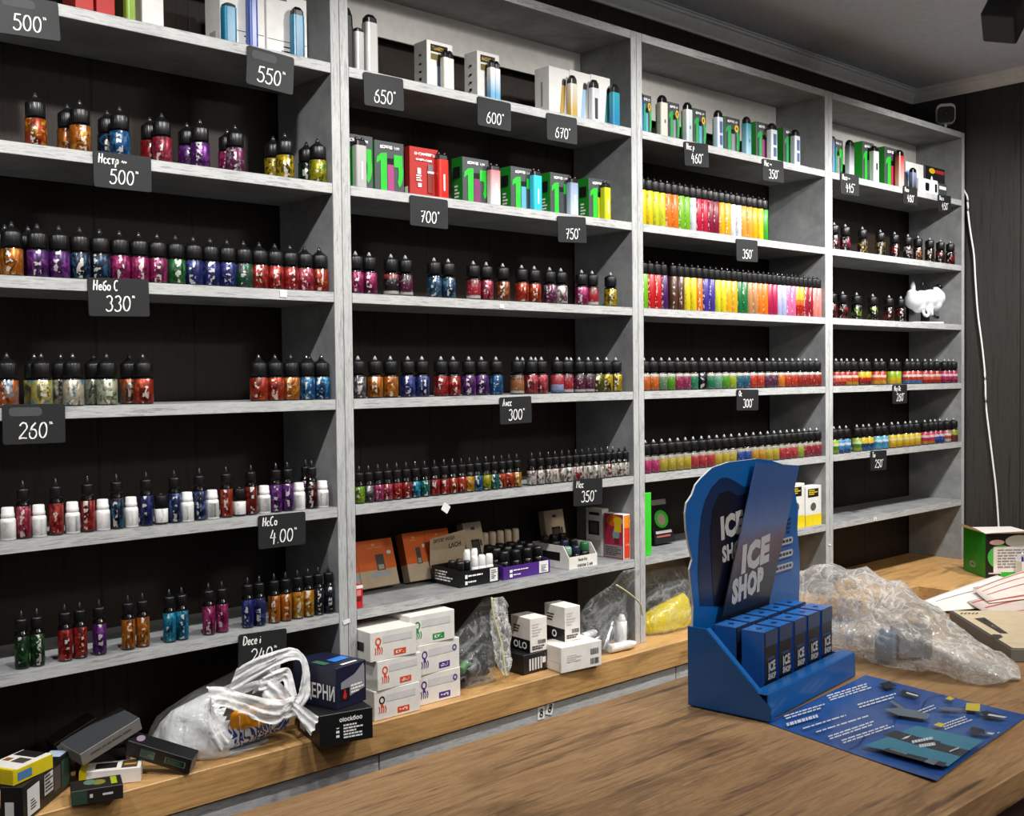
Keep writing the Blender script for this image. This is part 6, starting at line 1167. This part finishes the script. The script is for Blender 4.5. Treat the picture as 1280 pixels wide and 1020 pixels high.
paper('red-lined paper form, upper of two at the right edge', [(1.10, -.790, .022), (1.46, -.80, .034), (1.24, -1.01, .030), (1.02, -.862, .014)], plain('form_paper', 'e8dcd4', .65), .010, .004, [(.02, .98, .06, .10, REDP), (.05, .9, .30, .33, REDP), (.05, .95, .55, .58, REDP), (.60, .95, .66, .70, plain('blue_ink', '5468a0', .6)), (.0, .98, .88, .93, REDP)])
paper('red-lined paper form, lower of two at the right edge', [(1.02, -.815, .012), (1.40, -.86, .018), (1.14, -1.04, .016), (.935, -.905, .008)], plain('form_paper2', 'd8c8c0', .65), .006, .002, [(.02, .98, .1, .16, REDP), (.05, .95, .5, .55, REDP), (.0, .98, .88, .95, REDP)])
# ------------------------------------------------------------------ green carton, pens, right wall
zr = ZC+.0006; c, rz = corner_box((2.414, -.228), (.77, -.63), .170, .160)
GBX = plain('green_carton', '1f8f22', .42)
gx = carton('green_carton', 'open green and black carton with white flaps on the corner countertop', 'box', (c.x, c.y, zr), (.170, .160, .150), rz, [BLKC, BLKC, GBX, GBX, WC, BLKC], [('front', -.46, .10, .20, .74, plain('bright_green_print', '48b84c', .5), 'e'), ('front', -.34, .46, .12, .70, PAPW), ('front', -.10, .46, .68, .96, plain('blank_patch', 'b9c0bd', .6), 'e'), ('front', -.42, -.12, .74, .86, plain('pale_pink_print', 'd8b8c0', .5), 'e'), ('front', -.2, .2, .02, .13, GREEN), ('front', -.44, -.18, .09, .12, SMUDGE), ('left', -.22, .08, .14, .30, plain('grey_ring', '8ca48c', .5), 'a', .05, 0, 360)]+lines('front', -.26, .40, .2, .64, 7, GRI, 5))
m = MB(); m.add([(-.085, -.08, .150), (.085, -.08, .150), (.10, -.11, .163), (-.075, -.115, .158)], [(0, 1, 2, 3)]); m.build('front_flap', WC, gx)
m = MB(); m.add([(-.085, -.08, .1502), (-.085, .08, .1502), (-.112, .075, .170), (-.110, -.06, .166)], [(0, 1, 2, 3)]); m.build('side_flap', WC, gx)
P = onz(1262, 722.5, ZC); ph = thing('pen_holder', 'white pen holder box with blue pens beside the green carton', 'pen holder', (P.x+.030, P.y-.060, zr), rz)
m = MB(); h = .062
for a in ((-.045, .045, -.022, -.020), (-.045, .045, .020, .022), (-.045, -.043, -.020, .020), (.043, .045, -.020, .020)): m.box(a[0], a[1], a[2], a[3], .0015, h)
m.box(-.045, .045, -.022, .022, 0, .0015); m.build('holder', M_WHITE, ph, .0005)
MB().box(-.030, .030, -.0226, -.0221, .012, .052).build('label', SMUDGE, ph); MB().box(.004, .016, -.0231, -.0227, .03, .05).build('print', PHOTO, ph)
BPEN = plain('blue_pen', '2c3890', .35)
for k in range(4):
    pn = thing('pen', '%s blue pen from the left in the white pen holder' % NUM[k+1], 'pen', tuple(ph.matrix_basis@Vector((-.036+.009*k, -.012+.007*(k % 2), .0022))), 0, 'pens in the pen holder'); pn.rotation_euler = (rad(6), rad(-5+3*k), rz)
    MB().lathe([(.0012, 0), (.0034, .01), (.0036, .075), (.0030, .078)], 8).build('barrel', BPEN, pn); MB().lathe([(.0030, .0782), (.0030, .090), (.001, .091)], 8).build('button', M_WHITE, pn)
# security camera on top of the shelving
sc = thing('security_camera', 'small white security camera with black face on top of the shelving', 'camera', (2.668, .036, ZT+T+.0006), rad(-58)); sc.scale = (.82, .82, .82)
m = MB(); m.prism(rrect(-.022, .022, 0, .008, .003), -.02, .02); m.build('base', M_WHITE, sc, .001)
MB().tube([(0, 0, .0085), (.001, .002, .028), (0, 0, .040)], .007, 10).build('stem', M_WHITE, sc)
MB().prism(rrect(-.040, .040, .034, .122, .022, 6), -.016, .030).build('housing', M_WHITE, sc, .004, 2)
MB().prism(rrect(-.036, .036, .036, .108, .018, 6), -.0195, -.0165).build('face', M_BLACK, sc, .001)
m = MB(); m.lathe([(.007, 0), (.0055, .002), (0, .0022)], 14); m.v = [(a, -.0196-c_, .075+b) for a, b, c_ in m.v]; m.build('lens', M_TIP, [c_ for c_ in sc.children if c_.name.startswith('face')][0])
pts = [onx(x, y, 2.738) for x, y in ((1207, 247), (1209, 268), (1212, 292), (1216, 318), (1218, 352), (1221, 392), (1226, 430), (1230, 470), (1231, 505), (1235, 540), (1240, 580), (1244, 615), (1247, 660))]
pts = [Vector((2.700, .075, ZT+T+.006)), Vector((2.730, .09, ZT+T+.012)), Vector((2.7487, .092, ZT+T+.006)), Vector((2.7490, .09, 2.38)), Vector((2.7490, .03, 2.28)), Vector((2.7488, .004, 2.22))]+[q_+Vector((.0085, min(0, -.009-q_.y), 0)) for q_ in pts]+[Vector((2.738, -.13, .93)), Vector((2.738, -.14, ZC+.004))]
cb_ = MB().tube(smooth_path(pts, 6), .0034, 8); tag(cb_.build('cable', M_WHITE), 'white cable running down the dark wall to the counter', 'cable')
# ceiling spotlight at the top right
sp_ = thing('ceiling_spotlight', 'black box-shaped spotlight under the ceiling, top right', 'spotlight', (1.69, -.60, HC-.0005), 0)
MB().box(-.05, .05, -.018, .018, -.020, 0).build('base', M_BLACKM, sp_, .001)
MB().tube([(0, 0, -.0205), (0, 0, -.075)], .008, 10).build('stem', M_BLACKM, sp_)
m = MB(); m.box(-.050, .050, -.044, .044, -.062, .062); hd_ = m.build('head', plain('spotlight_black', '060607', .5), sp_, .006, 2); hd_.location = (.016, .0, -.124); hd_.rotation_euler = (rad(18), rad(30), rad(20))
# figurine in the right bay
FW = plain('figurine_white', 'd8dce2', .55); P = xat(1153, .07, SZ[2]+.03)
fg = thing('figurine', 'white cloud-shaped figurine with black curls on a black post', 'figurine', (P, .060, SZ[2]+.0006), rad(-20))
MB().box(-.085, .055, -.035, .035, 0, .006).build('base', M_WHITE, fg, .001); MB().box(-.014, .014, -.008, .008, .0062, .042).build('post', M_BLACK, fg, .001)
def blob(balls, name, mat, parent):
    bm = bmesh.new()
    for x, y, z_, r in balls: bmesh.ops.create_icosphere(bm, subdivisions=3, radius=r, matrix=Matrix.Translation((x, y, z_)))
    me = bpy.data.meshes.new(name); bm.to_mesh(me); bm.free(); me.materials.append(mat); o = link(name, me, parent)
    md = o.modifiers.new('merge', 'REMESH'); md.mode = 'VOXEL'; md.voxel_size = .004; md.use_smooth_shade = True
    s = o.modifiers.new('soft', 'SMOOTH'); s.iterations = 6; s.factor = .6; return o
blob([(-.050, 0, .085, .034), (-.018, 0, .090, .032), (.020, 0, .092, .034), (.052, 0, .096, .032), (-.03, 0, .065, .026), (.01, 0, .062, .024), (.045, 0, .072, .026), (.05, 0, .118, .018), (-.060, 0, .105, .02)], 'body', FW, fg)
MB().tube(smooth_path([(-.058, 0, .115), (-.056, 0, .140), (-.054, 0, .150)]), [.009]*11+[.004], 10).build('horn', FW, fg) if False else MB().lathe([(.010, .112), (.008, .140), (.004, .152), (0, .154)], 10, 0, -.056, 0).build('horn', FW, fg)
MB().tube(smooth_path([(-.020, -.012, .050), (-.024, -.02, .036), (-.012, -.022, .028), (-.002, -.02, .036), (.0, -.014, .050)]), .0055, 8).build('curl', FW, fg)
MB().tube([(.010, -.02, .055), (.012, -.022, .030)], .006, 8).build('drip', FW, fg)
MB().tube(smooth_path([(.032, 0, .060), (.034, 0, .040), (.046, 0, .026), (.062, 0, .024)]), .0055, 8).build('tail', M_BLACK, fg)
MB().tube(smooth_path([(-.010, 0, .118), (-.012, 0, .140), (-.006, 0, .152), (.006, 0, .136), (.018, 0, .124), (.040, 0, .126)]), .005, 8).build('curl', M_BLACK, fg)
MB().lathe([(.0, -.010), (.009, -.008), (.013, 0), (.009, .008), (0, .010)], 12).build('ear', M_BLACK, fg).location = (.066, 0, .136)
